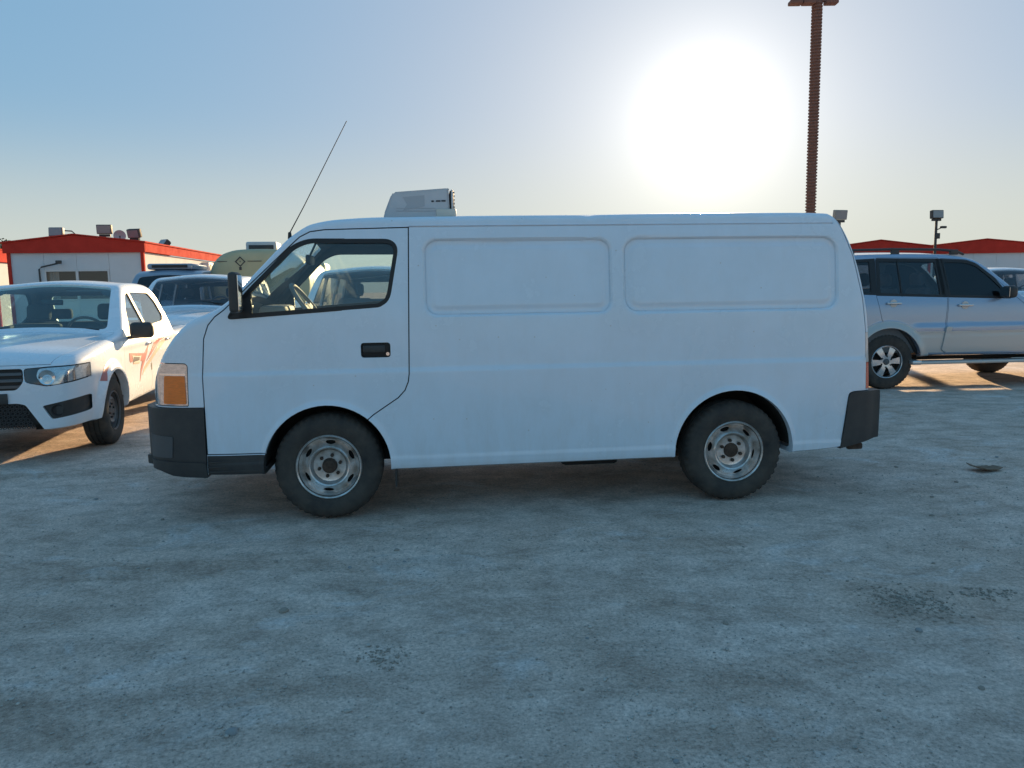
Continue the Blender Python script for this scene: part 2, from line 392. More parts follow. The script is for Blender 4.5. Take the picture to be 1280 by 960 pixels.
def mixc(f, a, b_, mode='MIX', fac=None):
    m = t.nodes.new('ShaderNodeMix'); m.data_type = 'RGBA'; m.blend_type = mode
    if fac is not None: m.inputs[0].default_value = fac
    if f is not None: t.links.new(f, m.inputs[0])
    t.links.new(a, m.inputs[6]); t.links.new(b_, m.inputs[7]); return m.outputs[2]
big = tn(1.0, 8, (.85, 1.1, 1), .68, .6)
base = ramp(big, .36, (.63, .485, .40), .66, (.80, .65, .565))
med = tn(4.5, 9, (.8, 1.15, 1), .72, .3); mr_ = ramp(med, .36, (.70, .68, .66), .60, (1.12, 1.12, 1.12))
c1 = mixc(None, base.outputs[0], mr_.outputs[0], 'MULTIPLY', .85)
patch = tn(1.7, 6, (.75, 1.2, 1), .68, .9); pf = ramp(patch, .56, (0, 0, 0), .70, (1, 1, 1))
pale = t.nodes.new('ShaderNodeRGB'); pale.outputs[0].default_value = (.80, .72, .68, 1)
c2 = mixc(pf.outputs[0], c1, pale.outputs[0])
fine = tn(60, 8, (1, 1, 1), .85); fr_ = ramp(fine, .35, (.40, .39, .38), .62, (1.25, 1.25, 1.25))
c3 = mixc(None, c2, fr_.outputs[0], 'MULTIPLY', .8)
spk = t.nodes.new('ShaderNodeTexVoronoi'); spk.inputs['Scale'].default_value = 38; spk.inputs['Randomness'].default_value = 1
t.links.new(tco.outputs['Object'], spk.inputs['Vector'])
sr = t.nodes.new('ShaderNodeMapRange'); sr.inputs['From Min'].default_value = .07; sr.inputs['From Max'].default_value = .16; sr.inputs['To Min'].default_value = .45; sr.inputs['To Max'].default_value = 1
t.links.new(spk.outputs['Distance'], sr.inputs[0])
gate = ramp(tn(3, 3, (1, 1, 1)), .54, (0, 0, 0), .62, (1, 1, 1))
one = t.nodes.new('ShaderNodeRGB'); one.outputs[0].default_value = (1, 1, 1, 1)
sp2 = mixc(gate.outputs[0], one.outputs[0], sr.outputs[0])
c4 = mixc(None, c3, sp2, 'MULTIPLY', 1.0)
# tyre tracks: pairs of faint compressed bands with tread bars
gxy = t.nodes.new('ShaderNodeSeparateXYZ'); t.links.new(tco.outputs['Object'], gxy.inputs[0])
def mth(op, a, b_=None, c_=None):
    n = t.nodes.new('ShaderNodeMath'); n.operation = op
    for i, v_ in enumerate((a, b_, c_)):
        if v_ is None: continue
        if isinstance(v_, (int, float)): n.inputs[i].default_value = v_
        else: t.links.new(v_, n.inputs[i])
    return n.outputs[0]
wob = mth('MULTIPLY', mth('SUBTRACT', tn(.45, 2, (1, 1, 1)).outputs['Fac'], .5), .9)
acc = None
for c0, sl_, wd in ((2.75, .10, .10), (4.15, .10, .10), (3.5, -.20, .09), (2.15, -.20, .09), (6.9, .16, .12), (8.3, .16, .12)):
    d_ = mth('ABSOLUTE', mth('ADD', mth('SUBTRACT', gxy.outputs[1], mth('MULTIPLY_ADD', gxy.outputs[0], sl_, c0)), wob))
    bd = t.nodes.new('ShaderNodeMapRange'); bd.interpolation_type = 'SMOOTHSTEP'; bd.inputs['From Min'].default_value = wd * .75; bd.inputs['From Max'].default_value = wd * 1.2; bd.inputs['To Min'].default_value = 1; bd.inputs['To Max'].default_value = 0
    t.links.new(d_, bd.inputs[0]); acc = bd.outputs[0] if acc is None else mth('MAXIMUM', acc, bd.outputs[0])
bars = mth('MULTIPLY_ADD', mth('SINE', mth('MULTIPLY_ADD', gxy.outputs[0], 95.0, mth('MULTIPLY', gxy.outputs[1], 60.0))), .15, .70)
worn = mth('MULTIPLY', mth('MULTIPLY', acc, bars), ramp(tn(.9, 4, (1, 1, 1)), .38, (0, 0, 0), .62, (1, 1, 1)).outputs[0])
trk = t.nodes.new('ShaderNodeRGB'); trk.outputs[0].default_value = (.74, .71, .68, 1)
c4 = mixc(worn, c4, mixc(None, c4, trk.outputs[0], 'MULTIPLY', 1.0))
t.links.new(c4, b.inputs['Base Color'])
bn1 = t.nodes.new('ShaderNodeBump'); bn1.inputs['Strength'].default_value = 1.0; bn1.inputs['Distance'].default_value = .012
t.links.new(tn(11, 10, (1, 1, 1), .75).outputs['Fac'], bn1.inputs['Height'])
bn2 = t.nodes.new('ShaderNodeBump'); bn2.inputs['Strength'].default_value = 1.0; bn2.inputs['Distance'].default_value = .006
t.links.new(tn(90, 6, (1, 1, 1), .7).outputs['Fac'], bn2.inputs['Height']); t.links.new(bn1.outputs[0], bn2.inputs['Normal']); t.links.new(bn2.outputs[0], b.inputs['Normal'])
go = link('ground', mesh(vv, ff), None, gm); shade(go.data, 60)
tag(go, 'compacted sandy gravel lot under all the vehicles', kind='structure')

# ------------------------------------------------------------------ wheels
def wheel_set(rad, width, rim_r, style, m_rim):
    """meshes of one wheel, axle along y, outer face towards -y at y=0"""
    w = width; k = rad / .34
    prof = [(rim_r - .012, .012), (rim_r + .004, .004), (rim_r + .02 * k, -.006), (rim_r + (rad - rim_r) * .45, -.017), (rim_r + (rad - rim_r) * .72, -.010), (rad - .020, .002), (rad - .006, .016), (rad, .032)]
    for g in (.28, .5, .72): prof += [(rad, w * g - .006), (rad - .009, w * g - .004), (rad - .009, w * g + .004), (rad, w * g + .006)]
    prof += [(r, w - a) for r, a in prof[7::-1]]
    def mod(i, j, r, a):
        if j in (6, 7, 20, 21) and i % 3 == 0: r -= .011
        if j == 5 and i % 3 == 0: r -= .004
        return r, a
    ty = lathe_mesh(prof, 132, 'y', True, mod)
    for v in ty.vertices:
        if v.co.z < -(rad - .008): v.co.z = -(rad - .008)
    ty.materials.append(tyre_m); shade(ty, 40)
    q = rim_r / .205
    parts = []
    if style == 'steel6':
        front = [(.212, .014), (.211, .002), (.205, -.004), (.198, .0), (.194, .022), (.182, .034), (.178, .048), (.171, .054), (.150, .040), (.136, .022), (.128, .016), (.120, .020), (.112, .044), (.104, .054), (.094, .056), (.040, .056)]
    elif style == 'steel_grey':
        front = [(.212, .014), (.211, .002), (.205, -.004), (.198, .0), (.194, .022), (.188, .05), (.182, .06), (.165, .05), (.145, .026), (.125, .018), (.11, .03), (.09, .034), (.04, .030)]
    else:
        front = [(.212, .014), (.211, .002), (.205, -.004), (.199, .0), (.195, .02), (.15, .014), (.10, .010), (.06, .016), (.03, .018)]
    front = [(r * q, a) for r, a in front]
    back = [(r - (.004 if i < 6 else 0), a + (.012 if style != 'alloy' else .03)) for i, (r, a) in enumerate(front)]
    rim = lathe_mesh(front + back[::-1], 64)
    def cutter(ang, poly):
        me = prism_mesh(poly, -.06, .16); me.transform(Matrix.Rotation(ang, 4, 'Y')); return me
    ns = {'steel6': 6, 'steel_grey': 10, 'alloy': 6}[style]
    for i in range(ns):
        a = 2 * math.pi * i / ns + .35
        if style == 'steel6': poly = [(.157 * q + .0125 * math.sin(t_), .033 * math.cos(t_)) for t_ in np.linspace(0, 2 * math.pi, 16, endpoint=False)]
        elif style == 'steel_grey': poly = [(.163 * q + .013 * math.sin(t_), .017 * math.cos(t_)) for t_ in np.linspace(0, 2 * math.pi, 14, endpoint=False)]
        else: poly = rounded([(.07 * q, -.010), (.07 * q, .010), (.185 * q, .062), (.192 * q, 0), (.185 * q, -.062)], .012, 3)
        rim = boolean(rim, cutter(a, poly), 'DIFFERENCE')
    rim.materials.clear(); rim.materials.append(m_rim); shade(rim, 40)
    drum = lathe_mesh([(.012, .075), (.165 * q, .075), (.172 * q, .085), (.172 * q, w * .92), (.012, w * .92)], 40); drum.materials.append(dark); shade(drum, 40)
    hub = lathe_mesh([(.0005, .012), (.030, .012), (.040, .016), (.047, .030), (.049, .058), (.0005, .058)], 24); hub.materials.append(rust if style == 'steel6' else cab_plastic); shade(hub, 40)
    hub2 = lathe_mesh([(.0005, .046), (.040, .046), (.050, .050), (.051, .058), (.0005, .058)], 24); hub2.materials.append(rust if style == 'steel6' else cab_plastic); shade(hub2, 40)
    nut = lathe_mesh([(.0005, .034), (.009, .034), (.012, .040), (.012, .057), (.0005, .057)], 6); nut.materials.append(rust if style == 'steel6' else dark_metal)
    if style == 'alloy':
        for me, dy in ((hub, -.010), (hub2, -.045), (nut, -.030)): me.transform(Matrix.Translation((0, dy, 0)))
    if style == 'steel_grey':
        for me, dy in ((hub, -.02), (hub2, -.02), (nut, -.02)): me.transform(Matrix.Translation((0, dy, 0)))
    return dict(tyre=ty, rim=rim, drum=drum, hub=hub, hub2=hub2, nut=nut, q=q)
def put_wheel(ws, parent, x, y, z, right=False, rot=0.0, hub='hub', steer=0.0, nuts=True):
    d = link('wheel', ws['drum'], parent)
    d.location = (x, y, z); d.rotation_euler = Matrix.Rotation((math.pi if right else 0) + steer, 4, 'Z').to_euler()
    T = link('tyre', ws['tyre'], d)
    r = link('rim', ws['rim'], d); r.rotation_euler = (0, rot, 0)
    link('hub_cap', ws[hub], d)
    if nuts:
        for i in range(6):
            a = 2 * math.pi * i / 6 + rot
            n = link('lug_nut', ws['nut'], d); n.location = (.070 * ws['q'] * math.sin(a), 0, .070 * ws['q'] * math.cos(a))
    return d
def wheel_well(parent, x, z, r, y_out, depth, a0=3, a1=177):
    """liner of a wheel arch: arc strip plus inner wall"""
    v, f = [], []; n = 26
    for i in range(n + 1):
        a = R(a0 + (a1 - a0) * i / n)
        for y, rr in ((y_out, r), (y_out + depth, r), (y_out + depth, .03), (y_out + depth + (.012 if depth > 0 else -.012), .03), (y_out + depth + (.012 if depth > 0 else -.012), r + .012), (y_out, r + .012)):
            v.append((x + rr * math.cos(a), y, z + rr * math.sin(a)))
    for i in range(n):
        for j in range(6):
            f.append((i * 6 + j, i * 6 + (j + 1) % 6, i * 6 + 6 + (j + 1) % 6, i * 6 + 6 + j))
    me = mesh(v, f); bm = bmesh.new(); bm.from_mesh(me); return link('wheel_arch_liner', frombm(bm), parent, well_m, 40)
def cyl(x, z, r, y0, y1, n=56): return prism_mesh([(x + r * math.cos(2 * math.pi * i / n), z + r * math.sin(2 * math.pi * i / n)) for i in range(n)], y0, y1)
def sub(me, *cut):
    for c in cut: me = boolean(me, c, 'DIFFERENCE')
    return me
def carve(shell, prism_out, prism_in): return boolean(shell, prism_out, 'DIFFERENCE'), boolean(shell, prism_in, 'INTERSECT')
def part(name, me, parent, m, ang=35):
    me.materials.clear(); me.materials.append(m); o = link(name, me, parent); shade(me, ang); return o

def seat(parent, x, y, m, zb=.55, w=.46, head=True, back_h=.62, rake=.22, seat_l=.46):
    o = box('seat', (x - seat_l / 2, y - w / 2, zb), (x + seat_l / 2, y + w / 2, zb + .14), m, parent, .04)
    bk = box('seat_back', (-.06, -w / 2, 0), (.06, w / 2, back_h), m, o, .05, Matrix.Translation((x + seat_l / 2 + .02, y, zb + .08)) @ Matrix.Rotation(rake, 4, 'Y'))
    if head:
        box('headrest', (-.05, -.13, 0), (.05, .13, .19), m, o, .045, Matrix.Translation((x + seat_l / 2 + .02 + math.sin(rake) * (back_h + .02), y, zb + .08 + math.cos(rake) * (back_h + .03))) @ Matrix.Rotation(rake * .6, 4, 'Y'))
    return o
def steering(parent, x, y, z, tilt, r=.19, m=None):
    m = m or cab_plastic
    mt = Matrix.Translation((x, y, z)) @ Matrix.Rotation(tilt, 4, 'Y')
    pts = [mt @ Vector((0, r * math.cos(a), r * math.sin(a))) for a in np.linspace(0, 2 * math.pi, 32, endpoint=False)]
    o = tube('steering_wheel', pts, .015, m, parent, 8, True)
    bm = bmesh.new(); add_box(bm, (-.03, -.06, -.05), (.01, .06, .05), .02, 2, mt)
    for a in (0.2, math.pi - .2, -math.pi / 2):
        add_box(bm, (-.01, 0, -.016), (.005, r, .016), 0, 1, mt @ Matrix.Rotation(a, 4, 'X'))
    link('spokes', frombm(bm), o, m, 40)
    tube('column', [mt @ Vector((-.02, 0, 0)), mt @ Vector((-.35, 0, -.05))], .03, m, o)
    return o
def mirror_part(parent, c, size, m, y_body, z_arm=None):
    lo = [c[i] - size[i] / 2 for i in range(3)]; hi = [c[i] + size[i] / 2 for i in range(3)]
    o = box('side_mirror', lo, hi, m, parent, min(size) * .42, seg=4)
    za = z_arm if z_arm is not None else lo[2] + .05
    tube('mirror_arm', [(c[0], c[1], za), (c[0] - .01, y_body, za - .02)], .018, m, o)
    box('mirror_glass', (hi[0] - .002, lo[1] + .02, lo[2] + .02), (hi[0] + .003, hi[1] - .02, hi[2] - .02), chrome, o, 0)
    return o

# ================================================================== WHITE PANEL VAN
YAW = 0.1111
van = empty('panel_van', (-1.1877 - math.sin(YAW) * .815, 4.8658 + math.cos(YAW) * .815, 0), YAW)
tag(van, 'white panel van with blank pressed side panels, black bumpers and a roof cooling unit', 'van')
def rr_sd(x, z, x0, x1, z0, z1, r):
    cx, cz, hx, hz = (x0 + x1) / 2, (z0 + z1) / 2, (x1 - x0) / 2 - r, (z1 - z0) / 2 - r
    qx, qz = np.abs(x - cx) - hx, np.abs(z - cz) - hz
    return np.hypot(np.maximum(qx, 0), np.maximum(qz, 0)) + np.minimum(np.maximum(qx, qz), 0) - r
def van_feat(x, z):
    o = 0 * x
    for (a, b_, c, d, r) in ((.640, 1.862, 1.292, 1.785, .095), (1.938, 3.425, 1.292, 1.788, .11)):
        s_ = rr_sd(x, z, a, b_, c, d, r)
        o = o - .020 * sstep(.003, -.016, s_) + .008 * sstep(-.046, -.062, s_)
    o = o + .010 * sstep(.968, .948, z) * sstep(-.9, -.6, x)                 # belt crease
    o = o + .004 * sstep(1.880, 1.868, z) * sstep(0, .2, x)                       # roof gutter
    o = o + .006 * sstep(.40, .385, z)                                        # sill fold
    for cx, cz, r in ((0, .345, .40), (2.70, .35, .415)):
        d = np.hypot(x - cx, z - cz) - r; o = o + .010 * sstep(.030, .008, d)
    # long shallow dents in the thin sheet
    o = o + .0022 * np.sin(x * 2.9 + 1) * np.sin(z * 5.1) + .0012 * np.sin(x * 7.3) * np.sin(z * 9 + x)
    return o
vb = Body(top=[(-1.12, .80), (-1.085, .93), (-1.03, 1.04), (-.975, 1.125), (-.906, 1.21), (-.806, 1.293), (-.675, 1.348), (-.571, 1.415), (-.384, 1.606), (-.157, 1.825), (-.05, 1.885), (.112, 1.913), (.405, 1.926), (1.66, 1.936), (1.72, 1.929), (1.78, 1.937), (3.1, 1.948), (3.37, 1.942), (3.43, 1.905), (3.475, 1.84), (3.555, 1.655), (3.625, 1.385), (3.668, 1.11), (3.69, .73)],
          bot=[(-1.12, .33), (-.9, .312), (.4, .305), (2.3, .313), (3.1, .318), (3.5, .345), (3.69, .40)],
          side=[(.30, .812), (.34, .828), (.45, .836), (.60, .838), (.93, .838), (1.25, .832), (1.5, .812), (1.75, .784), (1.86, .766), (1.95, .745)],
          plan=[(-1.12, .66), (-1.10, .76), (-1.06, .845), (-1.0, .905), (-.9, .955), (-.75, .985), (-.5, 1.0), (3.35, 1.0), (3.52, .992), (3.62, .972), (3.69, .925)],
          r=.055, crown=.055, feat=van_feat)
outer = vb.loft(0, 400, 124)
shell = boolean(outer, vb.loft(.03, 120, 40, feat=False), 'DIFFERENCE')
for sgn in (-1, 1):
    shell = sub(shell, cyl(0, .345, .40, sgn * .42, sgn * 1.2), cyl(2.70, .35, .415, sgn * .42, sgn * 1.2))
# bumper, skirts, rear corners
front_b = rounded([(-1.4, .748), (-.744, .752), (-.752, .20), (-1.4, .20)], 0)
shell = sub(shell, prism_mesh(front_b, -1.5, 1.5))
bumper = boolean(vb.loft(-.014, 160, 30, feat=False), prism_mesh(inset(front_b, .004), -1.4, 1.4), 'INTERSECT')
lower = prism_mesh([(-1.5, .0), (-.6, .0), (-.6, .296), (-.80, .298), (-.95, .315), (-1.03, .345), (-1.5, .40)], -1.5, 1.5)
bumper = sub(bumper, lower)
bump_ring = prism_mesh([(-1.3, .435), (-.70, .455), (-.70, .446), (-1.3, .425)], -1.5, -.8)
def reach(me):
    for v_ in me.vertices:
        if v_.co.x < -.76: v_.co.x -= .04 * (-.76 - v_.co.x) / .36
    return me
bumper = reach(bumper)
o_b = part('front_bumper', bumper, van, black_pl)
lampb = boolean(vb.loft(-.0185, 160, 24, feat=False), prism_mesh(rounded([(-1.10, .43), (-.945, .43), (-.935, .565), (-1.10, .575)], .01, 2), -1.4, -.3), 'INTERSECT')
part('bumper_corner_panel', reach(lampb), o_b, mat('grey_plastic', (.075, .078, .082), .5))
ledge = boolean(vb.loft(-.028, 120, 24, feat=False), prism_mesh([(-1.4, .335), (-.752, .300), (-.752, .40), (-1.4, .425)], -1.4, 1.4), 'INTERSECT')
part('bumper_lip', reach(sub(ledge, lower)), o_b, black_pl)
skirt = [(-.748, .28), (-.30, .28), (-.30, .441), (-.748, .441)]
for sgn in (-1, 1):
    pa, pb = prism_mesh(skirt, sgn * .3, sgn * 1.2), prism_mesh(inset(skirt, .004), sgn * .3, sgn * 1.2)
    shell, sk = carve(shell, pa, pb)
    sk = part('step_sill', sk, van, black_pl)
    bmx = bmesh.new()
    for k in range(3): add_box(bmx, (-.742, min(sgn * .832, sgn * .845), .335 + .032 * k), (-.41, max(sgn * .832, sgn * .845), .343 + .032 * k))
    link('step_rib', frombm(bmx), sk, black_pl)
rear_c = rounded([(3.462, .33), (3.80, .42), (3.80, .735), (3.515, .735), (3.505, .68)], [0, 0, 0, .06, .02], 4)
shell = sub(shell, prism_mesh(rear_c, -1.5, 1.5))
rb = boolean(vb.loft(-.024, 160, 30, feat=False), prism_mesh(inset(rear_c, .004), -1.4, 1.4), 'INTERSECT')
for v_ in rb.vertices:
    if v_.co.x > 3.52: v_.co.x += .055 * (v_.co.x - 3.52) / .19
part('rear_bumper', rb, van, black_pl, 40)
for sgn in (-1, 1):                                                       # gutter groove under the roof edge
    g_p = [(.555, 1.858), (3.395, 1.868), (3.395, 1.877), (.555, 1.867)]
    shell = sub(shell, prism_mesh(g_p, *((-1.3, -.752) if sgn < 0 else (.752, 1.3))))
groove_shell = boolean(vb.loft(-.02, 300, 90), vb.loft(.0045, 400, 124), 'DIFFERENCE')
for a_, b_, c_, d_, r_ in ((.640, 1.862, 1.292, 1.785, .095), (1.938, 3.425, 1.292, 1.788, .11)):   # crisp fold round the pressed panels
    rr0 = rrect(a_ + .010, b_ - .010, c_ + .010, d_ - .010, r_ - .01, 8)
    ring_ = boolean(boolean(groove_shell, prism_mesh(rr0, -1.3, 1.3), 'INTERSECT'), prism_mesh(inset(rr0, .006), -1.3, 1.3), 'DIFFERENCE')
    shell = sub(shell, ring_)
# tailgate and tail lamps
tg = [(3.375, 1.99), (3.415, 1.905), (3.455, 1.835), (3.532, 1.65), (3.60, 1.38), (3.632, 1.14), (3.645, .95), (3.66, .74), (3.9, .74), (3.9, 1.99)]
tl = [(3.632, 1.135), (3.80, 1.135), (3.80, .742), (3.652, .742)]
for sgn in (-1, 1):
    a_, b_ = (-1.3, -.62) if sgn < 0 else (.62, 1.3)
    shell, lamp = carve(shell, prism_mesh(tl, a_, b_), prism_mesh(inset(tl, .003), a_, b_))
    l1 = boolean(lamp, prism_mesh([(3.5, .93), (3.9, .93), (3.9, 1.2), (3.5, 1.2)], -2, 2), 'INTERSECT')
    l2 = boolean(lamp, prism_mesh([(3.5, .70), (3.9, .70), (3.9, .927), (3.5, .927)], -2, 2), 'INTERSECT')
    q = part('tail_lamp', l2, van, red_lens); part('reversing_lens', l1, q, white_lens)
shell, tgm = carve(shell, prism_mesh(tg, -1.4, 1.4), prism_mesh(inset(tg, .007), -1.4, 1.4))
rw = prism_mesh(rrect(-.62, .62, 1.22, 1.70, .06), 3.3, 3.9, 'yz')
tgm = sub(tgm, rw)
tgo = part('tailgate', tgm, van, white)
# doors
door = [(-.749, .446), (-.748, .95), (-.730, 1.18), (-.70, 1.265), (-.655, 1.318), (-.600, 1.358), (-.40, 1.548), (-.18, 1.755), (-.125, 1.805), (-.06, 1.838), (.03, 1.850), (.556, 1.862), (.535, .93), (.528, .88), (.505, .825), (.46, .777), (.30, .672), (.15, .55), (-.2, .446)]
wind = rounded([(-.585, 1.297), (.36, 1.357), (.425, 1.40), (.487, 1.735), (.44, 1.787), (-.075, 1.790), (-.175, 1.750), (-.49, 1.435)], [.04, .02, .06, .05, .05, .05, .05, .1], 5)
sail = [(-.60, 1.28), (-.43, 1.29), (-.43, 1.52), (-.60, 1.40)]
glass_shell = boolean(vb.loft(.010, 160, 50, feat=False), vb.loft(.016, 160, 50, feat=False), 'DIFFERENCE')
seal_shell = boolean(vb.loft(-.0035, 200, 70, feat=False), vb.loft(.030, 120, 40, feat=False), 'DIFFERENCE')
for sgn in (-1, 1):
    a_, b_ = (-1.3, -.3) if sgn < 0 else (.3, 1.3)
    shell, dm = carve(shell, prism_mesh(door, a_, b_), prism_mesh(inset(door, .0075), a_, b_))
    dm = sub(dm, prism_mesh(wind, a_, b_))
    if sgn < 0:
        hp = rrect(.232, .418, 1.040, 1.135, .022)
        dm = sub(dm, prism_mesh(hp, -1.2, -.3))
    d = part('door', dm, van, white)
    jb = jamb(vb, door, a_, b_, van, .022, .014, .034); jb.data = sub(jb.data, cyl(0, .345, .41, a_, b_)); jb.data.materials.clear(); jb.data.materials.append(rubber_seal)
    win_in = inset(wind, .026)
    seal = boolean(seal_shell, prism_mesh(inset(wind, -.002), a_, b_), 'INTERSECT')
    seal = sub(seal, prism_mesh(win_in, a_, b_))
    sl_o = part('window_seal', seal, d, rubber_seal)
    sailm = boolean(boolean(seal_shell, prism_mesh(inset(wind, .001), a_, b_), 'INTERSECT'), prism_mesh(sail, a_, b_), 'INTERSECT')
    part('mirror_sail', sailm, d, rubber_seal)
    part('window_glass', boolean(glass_shell, prism_mesh(inset(wind, .022), a_, b_), 'INTERSECT'), d, gl_clear)
    if sgn < 0:
        box('handle_recess', (.228, -.812, 1.036), (.422, -.790, 1.139), rubber_seal, d, .004)
        box('door_handle', (.245, -.842, 1.072), (.385, -.822, 1.118), black_pl, d, .008)
        link('door_lock', lathe_mesh([(.0005, 0), (.011, 0), (.012, .004), (.012, .03), (.0005, .03)], 16), d, chrome).location = (.400, -.836, 1.062)
    mo = mirror_part(van, (-.490, sgn * .955, 1.462), (.055, .145, .245), black_pl, sgn * .80, 1.375)
# headlamps
hl = rounded([(-1.3, .757), (-.842, .757), (-.834, 1.015), (-.85, 1.03), (-1.3, 1.035)], .012, 3)
for sgn in (-1, 1):
    a_, b_ = (-1.2, -.36) if sgn < 0 else (.36, 1.2)
    hm = boolean(boolean(vb.loft(.001, 220, 50, feat=False), vb.loft(.03, 120, 40, feat=False), 'DIFFERENCE'), prism_mesh(inset(hl, .006), a_, b_), 'INTERSECT')
    shell = sub(shell, prism_mesh(hl, a_, b_))
    h_o = part('headlamp', hm, van, clear_lens)
    amb = rounded([(-1.012, .772), (-.858, .772), (-.858, .950), (-.995, .950)], .01, 2)
    am = boolean(boolean(vb.loft(-.004, 220, 50, feat=False), vb.loft(.01, 120, 40, feat=False), 'DIFFERENCE'), prism_mesh(amb, sgn * .5, sgn * 1.2), 'INTERSECT')
    part('turn_signal', am, h_o, amber)
    dv = boolean(boolean(vb.loft(-.004, 220, 50, feat=False), vb.loft(.01, 120, 40, feat=False), 'DIFFERENCE'), prism_mesh([(-1.03, .953), (-.85, .953), (-.85, .966), (-1.03, .966)], sgn * .5, sgn * 1.2), 'INTERSECT')
    part('lens_divider', dv, h_o, chrome)
# windscreen, grille
ws = rounded([(-.575, -.66), (-.575, .66), (-.165, .62), (-.165, -.62)], .05, 4)
shell = sub(shell, prism_mesh(ws, 1.30, 2.2, 'xy'))
part('windscreen', boolean(glass_shell, prism_mesh(inset(ws, -.012), 1.30, 2.2, 'xy'), 'INTERSECT'), van, gl_clear)
gr = rrect(-.34, .34, .80, .96, .03)
shell, grm = carve(shell, prism_mesh(gr, -1.3, -.8, 'yz'), prism_mesh(inset(gr, .006), -1.3, -.8, 'yz'))
part('front_grille', grm, van, black_pl)
part('body', shell, van, white)
part('rear_window', boolean(glass_shell, prism_mesh(inset(rrect(-.62, .62, 1.22, 1.70, .06), -.012), 3.3, 3.9, 'yz'), 'INTERSECT'), tgo, gl_dark)
box('wiper', (-.62, -.55, 1.352), (-.585, -.02, 1.372), rubber_seal, van, .004)
# cab
dash = boolean(vb.loft(.05, 80, 24, feat=False), prism_mesh(rounded([(-.95, .6), (-.28, .75), (-.24, 1.20), (-.30, 1.285), (-.42, 1.31), (-.64, 1.27), (-.95, 1.0)], .03, 3), -1, 1), 'INTERSECT')
part('dashboard', dash, van, cab_plastic)
box('instrument_hood', (-.44, -.58, 1.27), (-.26, -.22, 1.375), cab_trim, van, .03)
steering(van, -.13, -.40, 1.345, -.62, .20, cab_trim)
seat(van, .22, -.42, fabric_l, .72, .5, True, .62, .16); seat(van, .22, .42, fabric, .72, .5, False, .58, .30)
bk = box('cab_bulkhead', (.66, -.745, .40), (.68, .745, 1.84), cab_plastic, van, 0)
box('rear_view_mirror', (-.19, -.13, 1.655), (-.16, .13, 1.725), rubber_seal, van, .012)
tube('mirror_stalk', [(-.175, 0, 1.72), (-.12, 0, 1.83)], .008, rubber_seal, van)
box('headliner', (-.02, -.66, 1.862), (.66, .66, 1.872), cab_plastic, van, 0)
lining(vb, -.62, .655, [prism_mesh(inset(wind, .02), -1.3, -.3), prism_mesh(inset(wind, .02), .3, 1.3), prism_mesh(ws, 1.30, 2.2, 'xy'), cyl(0, .345, .40, -1.2, -.42), cyl(0, .345, .40, .42, 1.2)], van)
# underside
boxes('chassis_rail', [((-.6, -.46, .30), (3.45, -.38, .42)), ((-.6, .38, .30), (3.45, .46, .42)), ((.3, -.6, .34), (2.2, .6, .40))], dark, van)
box('fuel_tank', (1.55, -.66, .245), (1.95, -.05, .37), dark, van, .03)
for sgn in (-1, 1):
    y = sgn * .55
    tube('leaf_spring', [(2.15, y, .33), (2.4, y, .285), (2.70, y, .27), (3.0, y, .31), (3.32, y, .40)], .022, rust, van, 6)
    boxes('spring_hanger', [((3.02, y - .03, .40), (3.10, y + .03, .47)), ((3.00, y - .03, .345), (3.10, y + .03, .375))], rust, van)
    wheel_well(van, 0, .345, .402, sgn * .80, -sgn * .40); wheel_well(van, 2.70, .35, .417, sgn * .80, -sgn * .40)
    fl = box('mud_flap', (.42, min(sgn * .80, sgn * .62), .185), (.432, max(sgn * .80, sgn * .62), .40), black_pl, van, 0, None)
tube('rear_axle', [(2.70, -.66, .34), (2.70, .66, .34)], .05, dark, van, 12)
tube('front_axle', [(0, -.66, .33), (0, .66, .33)], .04, dark, van, 12)
tube('exhaust_pipe', [(2.9, .35, .33), (3.3, .1, .33), (3.62, -.42, .315), (3.66, -.55, .31)], .026, rust, van)
box('tow_hook', (3.55, -.80, .315), (3.66, -.76, .36), rust, van, .012)
tube('antenna', [(-.20, -.70, 1.79), (-.19, -.70, 1.84), (-.10, -.69, 2.00), (.185, -.685, 2.525)], [.005, .004, .0032, .0025], rubber_seal, van, 6)
link('antenna_mount', lathe_mesh([(.0005, -.01), (.014, -.01), (.010, .03), (.0005, .035)], 12, 'z'), van, rubber_seal).location = (-.195, -.70, 1.805)
vw = wheel_set(.345, .195, .205, 'steel6', steel_rim)
for sgn in (-1, 1):
    put_wheel(vw, van, 0, sgn * .815, .337, sgn > 0, .25, 'hub'); put_wheel(vw, van, 2.715, sgn * .815, .337, sgn > 0, -.15, 'hub2')
# roof cooling unit (bolted to the roof)
cu = [(.385, 1.93), (.389, 1.970), (.440, 2.094), (.456, 2.112), (.815, 2.138), (.822, 2.135), (.828, 1.93)]
me = prism_mesh(cu, -.5, .5); bm = bmesh.new(); bm.from_mesh(me); bmesh.ops.bevel(bm, geom=[e for e in bm.edges if e.calc_length() > .9 or True and e.is_manifold and e.calc_face_angle(0) > .5], offset=.012, segments=2, affect='EDGES'); me = frombm(bm)
unit = link('roof_cooling_unit', me, van, ac_white, 40)
box('rear_louvre', (.829, -.47, 2.005), (.858, .47, 2.125), black_pl, unit, .006)
for k in range(5): box('louvre_slat', (.832, -.48, 2.012 + .024 * k), (.862, .48, 2.019 + .024 * k), dark_metal, unit, 0)
box('side_vent', (.838, -.496, 2.00), (.852, -.472, 2.128), ac_white, unit, .004)
box('drain_tray', (.735, -.515, 1.935), (.870, .515, 2.000), ac_cream, unit, .008)
